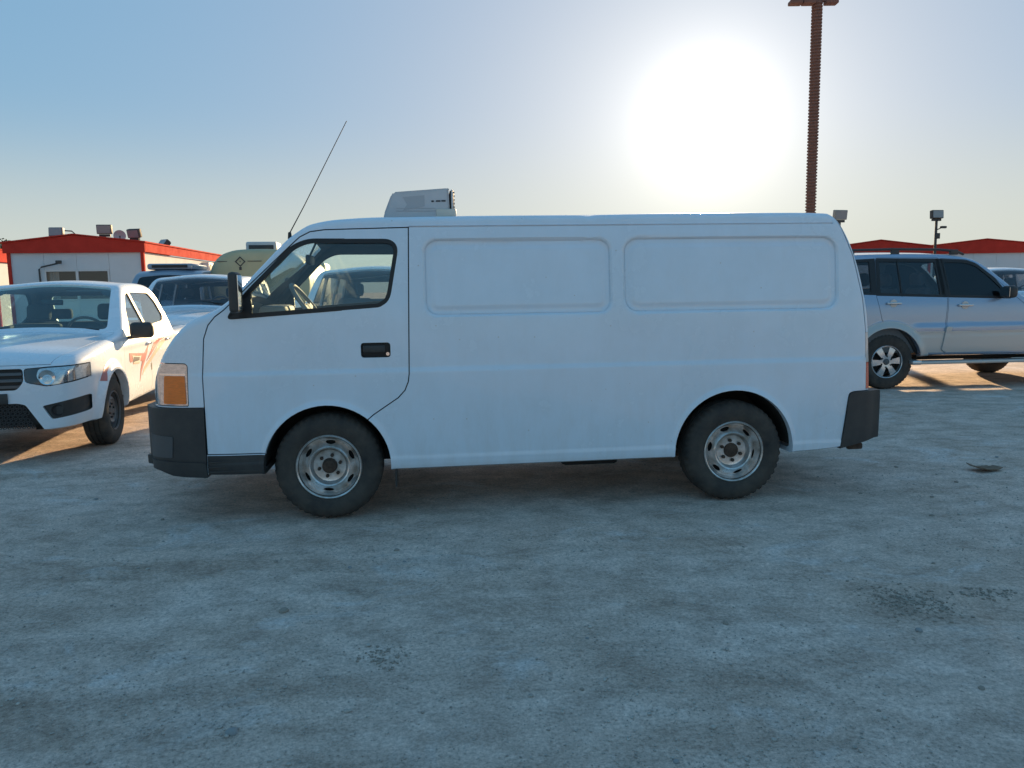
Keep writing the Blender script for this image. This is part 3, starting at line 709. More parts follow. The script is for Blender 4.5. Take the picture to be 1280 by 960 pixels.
boxes('panel_print', [((.705, -.503, 2.045), (.722, -.4995, 2.056)), ((.736, -.503, 2.047), (.766, -.4995, 2.057)), ((.772, -.503, 2.048), (.80, -.4995, 2.058))], print_dark, unit)
lg = [(.515, 2.078), (.66, 2.09), (.66, 2.018), (.59, 2.005), (.515, 1.99), (.545, 2.03)]
link('panel_emblem', prism_mesh(lg, -.5025, -.4995), unit, print_grey)
boxes('panel_rib', [((.47, -.503, 1.985), (.815, -.4995, 1.990)), ((.47, -.503, 2.003), (.73, -.4995, 2.006))], print_grey, unit)

# ================================================================== other vehicles
def copy_tree(o, parent=None):
    c = o.copy(); C.objects.link(c); c.parent = parent
    for ch in list(o.children): copy_tree(ch, c)
    return c
def front_pts(b, y, z, off=0.0):
    """x of the front skin at (y, z): first x where the skin encloses the point"""
    for x in np.linspace(b.x0, b.x0 + 1.2, 160):
        if float(b.zt(x)) > z and float(b.W(np.array([x]), np.array([z]))[0]) > abs(y): return float(x) - off
    return b.x0

# ------------------------------------------------------------------ white double-cab pickup on the left
pick = empty('pickup_truck', (-4.80, 7.40, 0), R(101.5))
tag(pick, 'white double-cab pickup with red stripe decals on its doors and grey steel wheels', 'pickup')
def flare(wheels, r, amp):
    def f(x, z):
        o = 0 * x
        for cx, cz in wheels:
            d = np.hypot(x - cx, z - cz) - r
            o = o + amp * sstep(.10, .015, d)
        return o
    return f
_fl = flare(((0, .34), (3.0, .34)), .40, .045)
def pick_feat(x, z):
    return _fl(x, z) + .010 * np.exp(-((z - .93) / .03) ** 2) * sstep(.2, .6, x) - .012 * np.exp(-((z - .62) / .10) ** 2) * sstep(.45, .7, x) * sstep(2.6, 2.3, x)
pb = Body(top=[(-.86, .70), (-.85, .79), (-.81, .86), (-.73, .905), (-.6, .94), (-.4, .972), (-.1, 1.005), (.2, 1.035), (.45, 1.06), (.54, 1.09), (.66, 1.17), (.9, 1.34), (1.15, 1.505), (1.28, 1.565), (1.5, 1.59), (1.9, 1.60), (2.3, 1.585), (2.5, 1.545), (2.6, 1.47), (2.70, 1.25), (2.78, 1.04), (2.82, 1.0), (2.9, .99), (4.13, 1.0), (4.2, .95), (4.22, .6)],
          bot=[(-.86, .30), (-.5, .30), (.4, .31), (2.6, .32), (4.22, .42)],
          side=[(.25, .78), (.32, .835), (.45, .862), (.60, .872), (.8, .872), (.95, .862), (1.06, .838), (1.3, .755), (1.5, .685), (1.64, .64)],
          plan=[(-.86, .74), (-.845, .81), (-.80, .87), (-.72, .915), (-.6, .95), (-.4, .985), (-.1, 1.0), (3.6, 1.0), (4.1, .985), (4.22, .96)],
          r=.075, crown=.04, feat=pick_feat)
def simple_shell(b, nx=170, nz=44): return boolean(b.loft(0, nx, nz), b.loft(.03, 90, 26, feat=False), 'DIFFERENCE')
def arches(sh, xs, z, r):
    for x in xs:
        for sgn in (-1, 1): sh = sub(sh, cyl(x, z, r, sgn * .46, sgn * 1.3, 44))
    return sh
ps = arches(simple_shell(pb), (0, 3.0), .335, .40)
pgl = boolean(pb.loft(.008, 110, 34, feat=False), pb.loft(.014, 110, 34, feat=False), 'DIFFERENCE')
pseal = boolean(pb.loft(-.002, 130, 44, feat=False), pb.loft(.03, 90, 26, feat=False), 'DIFFERENCE')
ws_p = rounded([(.56, -.69), (.56, .69), (1.24, .575), (1.24, -.575)], .07, 4)
ps = sub(ps, prism_mesh(ws_p, 1.0, 1.9, 'xy'))
part('windscreen', boolean(pgl, prism_mesh(inset(ws_p, -.012), 1.0, 1.9, 'xy'), 'INTERSECT'), pick, gl_green)
rwp = rrect(-.52, .52, 1.12, 1.46, .06)
ps = sub(ps, prism_mesh(rwp, 2.45, 2.95, 'yz'))
part('rear_window', boolean(pgl, prism_mesh(inset(rwp, -.012), 2.45, 2.95, 'yz'), 'INTERSECT'), pick, gl_green)
ps = sub(ps, prism_mesh([(2.95, -.70), (4.08, -.70), (4.08, .70), (2.95, .70)], .60, 1.3, 'xy'))
fd = rounded([(.40, .34), (1.52, .34), (1.56, 1.04), (1.40, 1.535), (1.22, 1.505), (.90, 1.28), (.66, 1.09), (.46, .98)], [.03, .03, .02, .04, .08, .05, .05, .04], 3)
rd = rounded([(1.53, .34), (2.28, .34), (2.40, .62), (2.62, .84), (2.62, 1.10), (2.52, 1.40), (2.30, 1.53), (1.415, 1.540), (1.572, 1.04)], [.03, .1, .1, .06, .06, .08, .08, .03, .02], 3)
fw = rounded([(.80, 1.055), (1.515, 1.075), (1.405, 1.505), (1.25, 1.485), (1.02, 1.31)], [.03, .03, .03, .07, .05], 3)
rw_ = rounded([(1.56, 1.08), (2.40, 1.115), (2.54, 1.19), (2.46, 1.38), (2.28, 1.50), (1.45, 1.51)], [.03, .05, .05, .06, .07, .03], 3)
for sgn in (-1, 1):
    a_, b_ = (-1.3, -.35) if sgn < 0 else (.35, 1.3)
    for poly, wp, hx in ((fd, fw, 1.42), (rd, rw_, 2.36)):
        jamb(pb, poly, a_, b_, pick, .02, .010, .034)
        ps, dm = carve(ps, prism_mesh(poly, a_, b_), prism_mesh(inset(poly, .006), a_, b_))
        dm = sub(dm, prism_mesh(wp, a_, b_)); d = part('door', dm, pick, white2)
        se = sub(boolean(pseal, prism_mesh(wp, a_, b_), 'INTERSECT'), prism_mesh(inset(wp, .018), a_, b_))
        part('window_seal', se, d, rubber_seal)
        part('window_glass', boolean(pgl, prism_mesh(inset(wp, .014), a_, b_), 'INTERSECT'), d, gl_clear)
        yy = float(pb.W(np.array([hx]), np.array([.90]))[0])
        box('door_handle', (hx - .09, min(sgn * (yy - .005), sgn * (yy + .028)), .888), (hx + .07, max(sgn * (yy - .005), sgn * (yy + .028)), .918), chrome, d, .010)
    mirror_part(pick, (.70, sgn * .995, 1.085), (.12, .24, .17), black_pl, sgn * .80, 1.02)
# front: headlamps, grille, lower intake, fog lamp recess
pl2 = boolean(pb.loft(.002, 200, 60, feat=False), pb.loft(.03, 90, 26, feat=False), 'DIFFERENCE')
for sgn in (-1, 1):
    hp = rounded([(sgn * y, z) for y, z in ((.40, .835), (.60, .848), (.90, .858), (.90, .745), (.78, .705), (.58, .675), (.41, .715))], .03, 3)
    ps = sub(ps, prism_mesh(hp, -1.0, -.52, 'yz'))
    hm = boolean(pl2, prism_mesh(inset(hp, .006), -1.0, -.525, 'yz'), 'INTERSECT'); h_o = part('headlamp', hm, pick, smoke_lens)
    lens = rounded([(sgn * y, z) for y, z in ((.52, .832), (.64, .838), (.90, .848), (.90, .755), (.77, .714), (.64, .688), (.55, .70), (.50, .76))], .03, 3)
    lm = boolean(boolean(pb.loft(-.003, 200, 60, feat=False), pb.loft(.012, 90, 26, feat=False), 'DIFFERENCE'), prism_mesh(lens, -1.0, -.54, 'yz'), 'INTERSECT')
    part('lamp_lens', lm, h_o, clear_lens)
    fx = front_pts(pb, .60, .76)
    link('reflector_bowl', lathe_mesh([(.0005, .02), (.035, .012), (.06, .0), (.066, -.004), (.066, .012), (.0005, .03)], 24, 'y'), h_o, chrome, 40).matrix_local = Matrix.Translation((fx - .012, sgn * .59, .755)) @ Matrix.Rotation(R(-90), 4, 'Z')
    fp = rounded([(sgn * y, z) for y, z in ((.53, .505), (.84, .570), (.83, .42), (.60, .385))], .02, 3)
    ps = sub(ps, prism_mesh(fp, -1.1, -.40, 'yz'))
    fo = part('fog_lamp_recess', boolean(boolean(pb.loft(.02, 120, 40, feat=False), pb.loft(.05, 90, 26, feat=False), 'DIFFERENCE'), prism_mesh(inset(fp, -.01), -1.1, -.40, 'yz'), 'INTERSECT'), pick, black_pl)
    fx = front_pts(pb, .64, .46)
    link('fog_lamp', lathe_mesh([(.0005, .0), (.035, .0), (.044, -.012), (.052, -.012), (.052, .03), (.0005, .03)], 20, 'y'), fo, rubber_seal, 40).matrix_local = Matrix.Translation((fx + .015, sgn * .645, .462)) @ Matrix.Rotation(R(-75 if sgn < 0 else -105), 4, 'Z')
gp_ = rounded([(-.395, .835), (.395, .835), (.40, .72), (.34, .65), (-.34, .65), (-.40, .72)], .03, 3)
ps = sub(ps, prism_mesh(gp_, -1.1, -.45, 'yz'))
g_o = part('front_grille', boolean(boolean(pb.loft(.035, 120, 40, feat=False), pb.loft(.06, 90, 26, feat=False), 'DIFFERENCE'), prism_mesh(inset(gp_, -.015), -1.1, -.45, 'yz'), 'INTERSECT'), pick, rubber_seal)
for z in (.68, .735, .79):
    sl_m = boolean(boolean(pb.loft(.004, 120, 40, feat=False), pb.loft(.03, 90, 26, feat=False), 'DIFFERENCE'), prism_mesh([(-.385, z - .012), (.385, z - .012), (.385, z + .012), (-.385, z + .012)], -1.1, -.45, 'yz'), 'INTERSECT')
    part('grille_bar', sl_m, g_o, mat('grille_grey', (.10, .10, .105), .35))
ip = rounded([(-.54, .29), (.54, .29), (.42, .525), (.34, .535), (-.34, .535), (-.40, .52)], .02, 3)
ps = sub(ps, prism_mesh(ip, -1.1, -.45, 'yz'))
i_o = part('lower_intake', boolean(boolean(pb.loft(.04, 120, 40, feat=False), pb.loft(.07, 90, 26, feat=False), 'DIFFERENCE'), prism_mesh(inset(ip, -.015), -1.1, -.45, 'yz'), 'INTERSECT'), pick, rubber_seal)
bm = bmesh.new()
for r_ in range(7):
    for c_ in range(26):
        y = -.48 + c_ * .038 + (.019 if r_ % 2 else 0); z = .325 + r_ * .030
        if abs(y) > .47 - (z - .30) * .42: continue
        x = front_pts(pb, y, z) + .012
        pts = [(x, y + .0175 * math.cos(a), z + .0175 * math.sin(a)) for a in np.linspace(0, 2 * math.pi, 7)[:-1]]
        for k in range(6):
            p, q = Vector(pts[k]), Vector(pts[(k + 1) % 6]); c0 = Vector((x, y, z))
            vs = [bm.verts.new(v_) for v_ in (p, q, q + (c0 - q) * .25, p + (c0 - p) * .25)]; bm.faces.new(vs)
            vs2 = [bm.verts.new(v_ + Vector((.012, 0, 0))) for v_ in (p, q, q + (c0 - q) * .25, p + (c0 - p) * .25)]; bm.faces.new(vs2[::-1])
            bm.faces.new((vs[2], vs[3], vs2[3], vs2[2]))
link('intake_mesh', frombm(bm, False), i_o, mat('mesh_grey', (.06, .06, .062), .5))
box('plate_holder', (-.885, -.27, .535), (-.862, .27, .625), black_pl, pick, .006)
tube('wiper', [(.545, -.62, 1.105), (.60, -.25, 1.14), (.585, .02, 1.13)], .007, rubber_seal, pick, 6); tube('wiper', [(.545, .02, 1.105), (.60, .35, 1.14), (.575, .60, 1.125)], .007, rubber_seal, pick, 6)
# hood shut line: a cut along the hood edge
hood = [(-.84, -.60), (-.84, .60), (-.45, .72), (.0, .765), (.50, .775), (.50, -.775), (0, -.765), (-.45, -.72)]
ps, hm = carve(ps, prism_mesh(hood, .862, 1.2, 'xy'), prism_mesh(inset(hood, .006), .866, 1.2, 'xy'))
part('bonnet', hm, pick, white2)
part('body', ps, pick, white2)
# decals: thin printed film on the doors
dshell = boolean(pb.loft(-.0030, 150, 60), pb.loft(.004, 90, 40), 'DIFFERENCE')
def decal(name, poly, m): 
    for a_, b_ in ((-1.3, -.5),): part(name, boolean(dshell, prism_mesh(poly, a_, b_), 'INTERSECT'), pick, m)
decal('side_decal', [(.62, .845), (1.22, .800), (1.46, .90), (1.10, .60), (.98, .50), (1.12, .715), (.86, .765), (.66, .74), (.62, .76)], sticker_red)
decal('side_decal', [(1.10, .56), (1.22, .64), (1.95, .885), (2.45, .93), (1.75, .76)], sticker_org)
decal('side_decal', [(1.30, .70), (1.95, .90), (2.5, .96), (2.35, .99), (1.7, .90)], sticker_red)
decal('fender_decal', [(-.37, .66), (-.33, .70), (-.22, .79), (-.10, .825), (-.12, .80), (-.24, .73), (-.30, .65)], sticker_red)
boxq = [(.70, .825), (1.10, .79), (1.0, .70), (.76, .715)]
decal('decal_frame', boxq, sticker_org); dshell = boolean(pb.loft(-.0055, 150, 60), pb.loft(.004, 90, 40), 'DIFFERENCE')
decal('decal_field', inset(boxq, .014), mat('decal_cream', (.72, .66, .56), .4)); dshell = boolean(pb.loft(-.008, 150, 60), pb.loft(.004, 90, 40), 'DIFFERENCE')
for k in range(6): decal('decal_letter', [(.765 + .043 * k, .795 - .0042 * k), (.795 + .043 * k, .792 - .0042 * k), (.787 + .038 * k, .738), (.765 + .038 * k, .74)], print_dark)
lining(pb, .5, 2.9, [prism_mesh(inset(w_, .01), *ab) for w_ in (fw, rw_) for ab in ((-1.3, -.35), (.35, 1.3))] + [prism_mesh(ws_p, 1.0, 1.9, 'xy'), prism_mesh(rwp, 2.45, 2.95, 'yz'), prism_mesh([(2.95, -.70), (4.08, -.70), (4.08, .70), (2.95, .70)], .60, 1.3, 'xy')], pick)
# interior
part('dashboard', boolean(pb.loft(.045, 80, 24, feat=False), prism_mesh(rounded([(.1, .6), (.95, .6), (.98, .95), (.90, 1.035), (.6, 1.045), (.3, .98)], .03, 3), -1, 1), 'INTERSECT'), pick, cab_plastic)
steering(pick, 1.02, -.36, 1.06, -.5, .19)
for y in (-.38, .38): seat(pick, 1.38, y, fabric, .50, .50, True, .58, .22)
rear_seat = seat(pick, 2.16, 0, fabric, .52, 1.25, False, .55, .2)
for y in (-.40, .40): box('headrest', (2.50, y - .13, 1.17), (2.58, y + .13, 1.30), fabric, rear_seat, .03)
box('sun_visor', (1.24, -.5, 1.50), (1.40, -.1, 1.525), cab_plastic, pick, .01); box('rear_view_mirror', (1.09, -.11, 1.36), (1.12, .11, 1.42), rubber_seal, pick, .01)
boxes('chassis_rail', [((-.6, -.45, .26), (4.1, -.37, .40)), ((-.6, .37, .26), (4.1, .45, .40)), ((-.3, -.6, .24), (.6, .6, .36))], dark, pick)
pw = wheel_set(.335, .20, .190, 'steel_grey', grey_rim)
for sgn in (-1, 1):
    wheel_well(pick, 0, .335, .402, sgn * .83, -sgn * .38); wheel_well(pick, 3.0, .335, .402, sgn * .83, -sgn * .38)
    put_wheel(pw, pick, 0, sgn * .865, .327, sgn > 0, .2, 'hub2'); put_wheel(pw, pick, 3.0, sgn * .865, .327, sgn > 0, .5, 'hub2')
tube('axle', [(0, -.6, .33), (0, .6, .33)], .045, dark, pick); tube('axle', [(3.0, -.6, .33), (3.0, .6, .33)], .05, dark, pick)

# ------------------------------------------------------------------ silver off-road wagon on the right (nose to the right)
suv = empty('silver_estate_car', (7.95, 11.93, 0), R(185.5))
tag(suv, 'silver four-wheel-drive wagon with tinted windows, roof rails and side steps', 'car')
_fs = flare(((0, .39), (2.78, .39)), .46, .035)
def suv_feat(x, z):
    o = _fs(x, z) + .018 * sstep(.905, .870, z) * sstep(.35, .55, x) * sstep(2.5, 2.3, x)
    return o - .008 * np.exp(-((z - .76) / .012) ** 2) * sstep(.5, .6, x) * sstep(2.4, 2.3, x)
sb = Body(top=[(-.84, .65), (-.82, .88), (-.76, 1.0), (-.6, 1.07), (-.2, 1.13), (.3, 1.175), (.62, 1.205), (.74, 1.26), (1.05, 1.525), (1.28, 1.715), (1.42, 1.795), (1.65, 1.85), (1.95, 1.878), (2.6, 1.888), (3.2, 1.878), (3.5, 1.85), (3.6, 1.80), (3.66, 1.66), (3.76, 1.24), (3.81, .95), (3.83, .6)],
          bot=[(-.84, .42), (-.4, .40), (.4, .44), (2.4, .46), (3.83, .50)],
          side=[(.40, .87), (.46, .90), (.6, .915), (.85, .918), (1.0, .915), (1.15, .905), (1.27, .885), (1.5, .81), (1.75, .72), (1.92, .66)],
          plan=[(-.84, .72), (-.82, .80), (-.74, .90), (-.6, .96), (-.3, 1.0), (3.3, 1.0), (3.65, .985), (3.78, .95), (3.83, .90)],
          r=.07, crown=.045, feat=suv_feat)
ss = arches(simple_shell(sb), (0, 2.78), .39, .465)
sgl = boolean(sb.loft(.006, 110, 40, feat=False), sb.loft(.012, 110, 40, feat=False), 'DIFFERENCE')
sseal = boolean(sb.loft(-.003, 130, 50, feat=False), sb.loft(.03, 90, 26, feat=False), 'DIFFERENCE')
ws_s = rounded([(.72, -.75), (.72, .75), (1.40, .60), (1.40, -.60)], .06, 4)
ss = sub(ss, prism_mesh(ws_s, 1.12, 2.1, 'xy')); part('windscreen', boolean(sgl, prism_mesh(inset(ws_s, -.012), 1.12, 2.1, 'xy'), 'INTERSECT'), suv, gl_green)
# door outlines and the window band
d1 = rounded([(.72, .47), (1.95, .47), (1.935, .85), (1.90, 1.25), (1.94, 1.82), (1.55, 1.80), (1.40, 1.745), (1.18, 1.56), (.92, 1.30), (.74, 1.15)], [.04, .04, .02, .02, .03, .05, .05, .04, .05, .05], 3)
d2 = rounded([(1.96, .47), (2.32, .47), (2.46, .70), (2.62, .86), (2.88, .93), (2.965, 1.30), (2.90, 1.835), (1.952, 1.826), (1.912, 1.25), (1.947, .85)], [.03, .04, .1, .1, .05, .03, .04, .02, .02, .02], 3)
w1 = rounded([(.98, 1.262), (1.875, 1.290), (1.90, 1.77), (1.58, 1.765), (1.42, 1.72), (1.22, 1.545)], [.03, .02, .03, .06, .05, .06], 3)
w2 = rounded([(2.005, 1.295), (2.91, 1.328), (2.86, 1.79), (2.015, 1.778)], .03, 3)
w3 = rounded([(3.03, 1.335), (3.52, 1.36), (3.44, 1.76), (2.99, 1.79)], .04, 3)
band = rounded([(.95, 1.238), (1.88, 1.268), (2.95, 1.306), (3.55, 1.335), (3.47, 1.80), (2.9, 1.826), (1.9, 1.812), (1.56, 1.80), (1.40, 1.75), (1.17, 1.55)], .03, 3)
for sgn in (-1, 1):
    a_, b_ = (-1.3, -.4) if sgn < 0 else (.4, 1.3)
    for poly, wp, hx, hz in ((d1, w1, 1.66, 1.155), (d2, w2, 2.72, 1.195)):
        ss, dm = carve(ss, prism_mesh(poly, a_, b_), prism_mesh(inset(poly, .006), a_, b_))
        dm = sub(dm, prism_mesh(wp, a_, b_)); d = part('door', dm, suv, silver)
        fr_ = sub(boolean(boolean(sseal, prism_mesh(inset(poly, .008), a_, b_), 'INTERSECT'), prism_mesh(band, a_, b_), 'INTERSECT'), prism_mesh(inset(wp, .012), a_, b_))
        part('window_frame', fr_, d, rubber_seal)
        part('window_glass', boolean(sgl, prism_mesh(inset(wp, .008), a_, b_), 'INTERSECT'), d, gl_mid if wp is w2 else gl_dark)
        y = float(sb.W(np.array([hx]), np.array([hz]))[0])
        ho = box('door_handle', (hx - .11, min(sgn * (y - .004), sgn * (y + .035)), hz - .014), (hx + .11, max(sgn * (y - .004), sgn * (y + .035)), hz + .018), alloy, d, .012)
        link('handle_cup', lathe_mesh([(.0005, 0), (.05, 0), (.055, .006), (.0005, .008)], 20, 'y'), ho, silver_low, 40).location = (hx, sgn * (y + .001), hz)
        if wp is w2: part('window_divider', boolean(sseal, prism_mesh([(2.575, 1.29), (2.593, 1.29), (2.585, 1.81), (2.567, 1.81)], a_, b_), 'INTERSECT'), d, rubber_seal)
        jamb(sb, poly, a_, b_, suv, .02, .010, .034)
    part('pillar_trim', sub(boolean(sseal, prism_mesh([(2.955, 1.315), (3.55, 1.34), (3.47, 1.80), (2.905, 1.825)], a_, b_), 'INTERSECT'), prism_mesh(inset(w3, .004), a_, b_)), suv, rubber_seal)
    part('pillar_trim', boolean(sseal, prism_mesh([(1.878, 1.272), (1.99, 1.278), (2.005, 1.815), (1.905, 1.812)], a_, b_), 'INTERSECT'), suv, rubber_seal)
    part('quarter_window', boolean(sgl, prism_mesh(inset(w3, -.004), a_, b_), 'INTERSECT'), suv, gl_dark)
    ss = sub(ss, prism_mesh(w3, a_, b_))
    mo = mirror_part(suv, (1.10, sgn * 1.03, 1.335), (.13, .22, .17), black_pl, sgn * .86, 1.28)
    # lower cladding and kick strips
    clad = boolean(boolean(sb.loft(-.010, 150, 50), sb.loft(.015, 120, 40), 'DIFFERENCE'), prism_mesh([(.50, .50), (1.93, .50), (1.93, .80), (.46, .80)], a_, b_), 'INTERSECT'); part('door_cladding', clad, suv, silver_low)
    clad = boolean(boolean(sb.loft(-.010, 150, 50), sb.loft(.015, 120, 40), 'DIFFERENCE'), prism_mesh([(1.97, .50), (2.30, .50), (2.40, .72), (2.46, .80), (1.97, .80)], a_, b_), 'INTERSECT'); part('door_cladding', clad, suv, silver_low)
    fl_r = [(2.78 + .60 * math.cos(R(a)), .39 + .56 * math.sin(R(a))) for a in range(190, -12, -6)] + [(2.78 + .468 * math.cos(R(a)), .39 + .468 * math.sin(R(a))) for a in range(-12, 192, 6)]
    cl = boolean(boolean(sb.loft(-.008, 150, 50), sb.loft(.015, 120, 40), 'DIFFERENCE'), prism_mesh([p for p in fl_r], a_, b_), 'INTERSECT'); part('arch_trim', cl, suv, silver_low)
    for x0 in (1.93, .62):
        ks = rounded([(x0 - .06, .86), (x0 + .02, .86), (x0 + .08, .54), (x0 + .02, .50)], .02, 3)
        part('kick_strip', boolean(boolean(sb.loft(-.030, 150, 50), sb.loft(.01, 120, 40), 'DIFFERENCE'), prism_mesh(ks, a_, b_), 'INTERSECT'), suv, silver_low)
    box('side_step', (.42, min(sgn * .80, sgn * 1.0), .34), (2.36, max(sgn * .80, sgn * 1.0), .385), silver_low, suv, .015)
    box('step_end', (2.32, min(sgn * .80, sgn * 1.005), .335), (2.46, max(sgn * .80, sgn * 1.005), .40), alloy, suv, .02)
    rl = tube('roof_rail', [(1.50, sgn * .585, 1.875), (1.62, sgn * .60, 1.92), (1.9, sgn * .60, 1.945), (2.6, sgn * .60, 1.955), (3.2, sgn * .60, 1.945), (3.40, sgn * .59, 1.90)], .018, black_pl, suv, 8)
    for x in (1.66, 2.55, 3.22): box('rail_foot', (x - .06, sgn * .60 - .022, 1.87), (x + .06, sgn * .60 + .022, 1.945), black_pl, rl, .01)
    wheel_well(suv, 0, .39, .467, sgn * .86, -sgn * .40); wheel_well(suv, 2.78, .39, .467, sgn * .86, -sgn * .40)
    hp = rounded([(sgn * .46, .80), (sgn * .88, .84), (sgn * .86, .98), (sgn * .50, .98)], .03, 3)
    ss = sub(ss, prism_mesh(hp, -1.0, -.4, 'yz')); part('headlamp', boolean(boolean(sb.loft(.002, 120, 40, feat=False), sb.loft(.03, 90, 26, feat=False), 'DIFFERENCE'), prism_mesh(inset(hp, .005), -1.0, -.4, 'yz'), 'INTERSECT'), suv, clear_lens)
gq = rrect(-.42, .42, .72, .96, .04); ss = sub(ss, prism_mesh(gq, -1.0, -.6, 'yz')); part('front_grille', boolean(boolean(sb.loft(.01, 90, 30, feat=False), sb.loft(.04, 90, 26, feat=False), 'DIFFERENCE'), prism_mesh(inset(gq, -.004), -1.0, -.6, 'yz'), 'INTERSECT'), suv, rubber_seal)
bq = rrect(-.62, .62, 1.30, 1.72, .06); ss = sub(ss, prism_mesh(bq, 3.5, 3.9, 'yz')); part('rear_window', boolean(sgl, prism_mesh(inset(bq, -.012), 3.5, 3.9, 'yz'), 'INTERSECT'), suv, gl_dark)
part('body', ss, suv, silver)
part('dashboard', boolean(sb.loft(.045, 80, 24, feat=False), prism_mesh(rounded([(.3, .6), (1.12, .6), (1.12, 1.1), (1.0, 1.20), (.75, 1.21), (.4, 1.13)], .03, 3), -1, 1), 'INTERSECT'), suv, cab_plastic)
lining(sb, .7, 3.7, [prism_mesh(w_, *ab) for w_ in (w1, w2, w3) for ab in ((-1.3, -.4), (.4, 1.3))] + [prism_mesh(ws_s, 1.12, 2.1, 'xy'), prism_mesh(bq, 3.5, 3.9, 'yz')], suv)
steering(suv, 1.22, -.38, 1.20, -.45, .19)
for y in (-.40, .40): seat(suv, 1.68, y, fabric, .72, .5, True, .62, .2); seat(suv, 2.52, y, fabric, .74, .5, True, .60, .2)
boxes('chassis_rail', [((-.6, -.5, .36), (3.6, -.42, .47)), ((-.6, .42, .36), (3.6, .5, .47)), ((.3, -.6, .38), (2.3, .6, .46))], dark, suv)
sw = wheel_set(.388, .245, .225, 'alloy', alloy)
for sgn in (-1, 1):
    put_wheel(sw, suv, 0, sgn * .905, .38, sgn > 0, .3, 'hub', R(0)); put_wheel(sw, suv, 2.78, sgn * .905, .38, sgn > 0, .1, 'hub')
tube('axle', [(0, -.6, .38), (0, .6, .38)], .045, dark, suv); tube('axle', [(2.78, -.6, .38), (2.78, .6, .38)], .05, dark, suv)

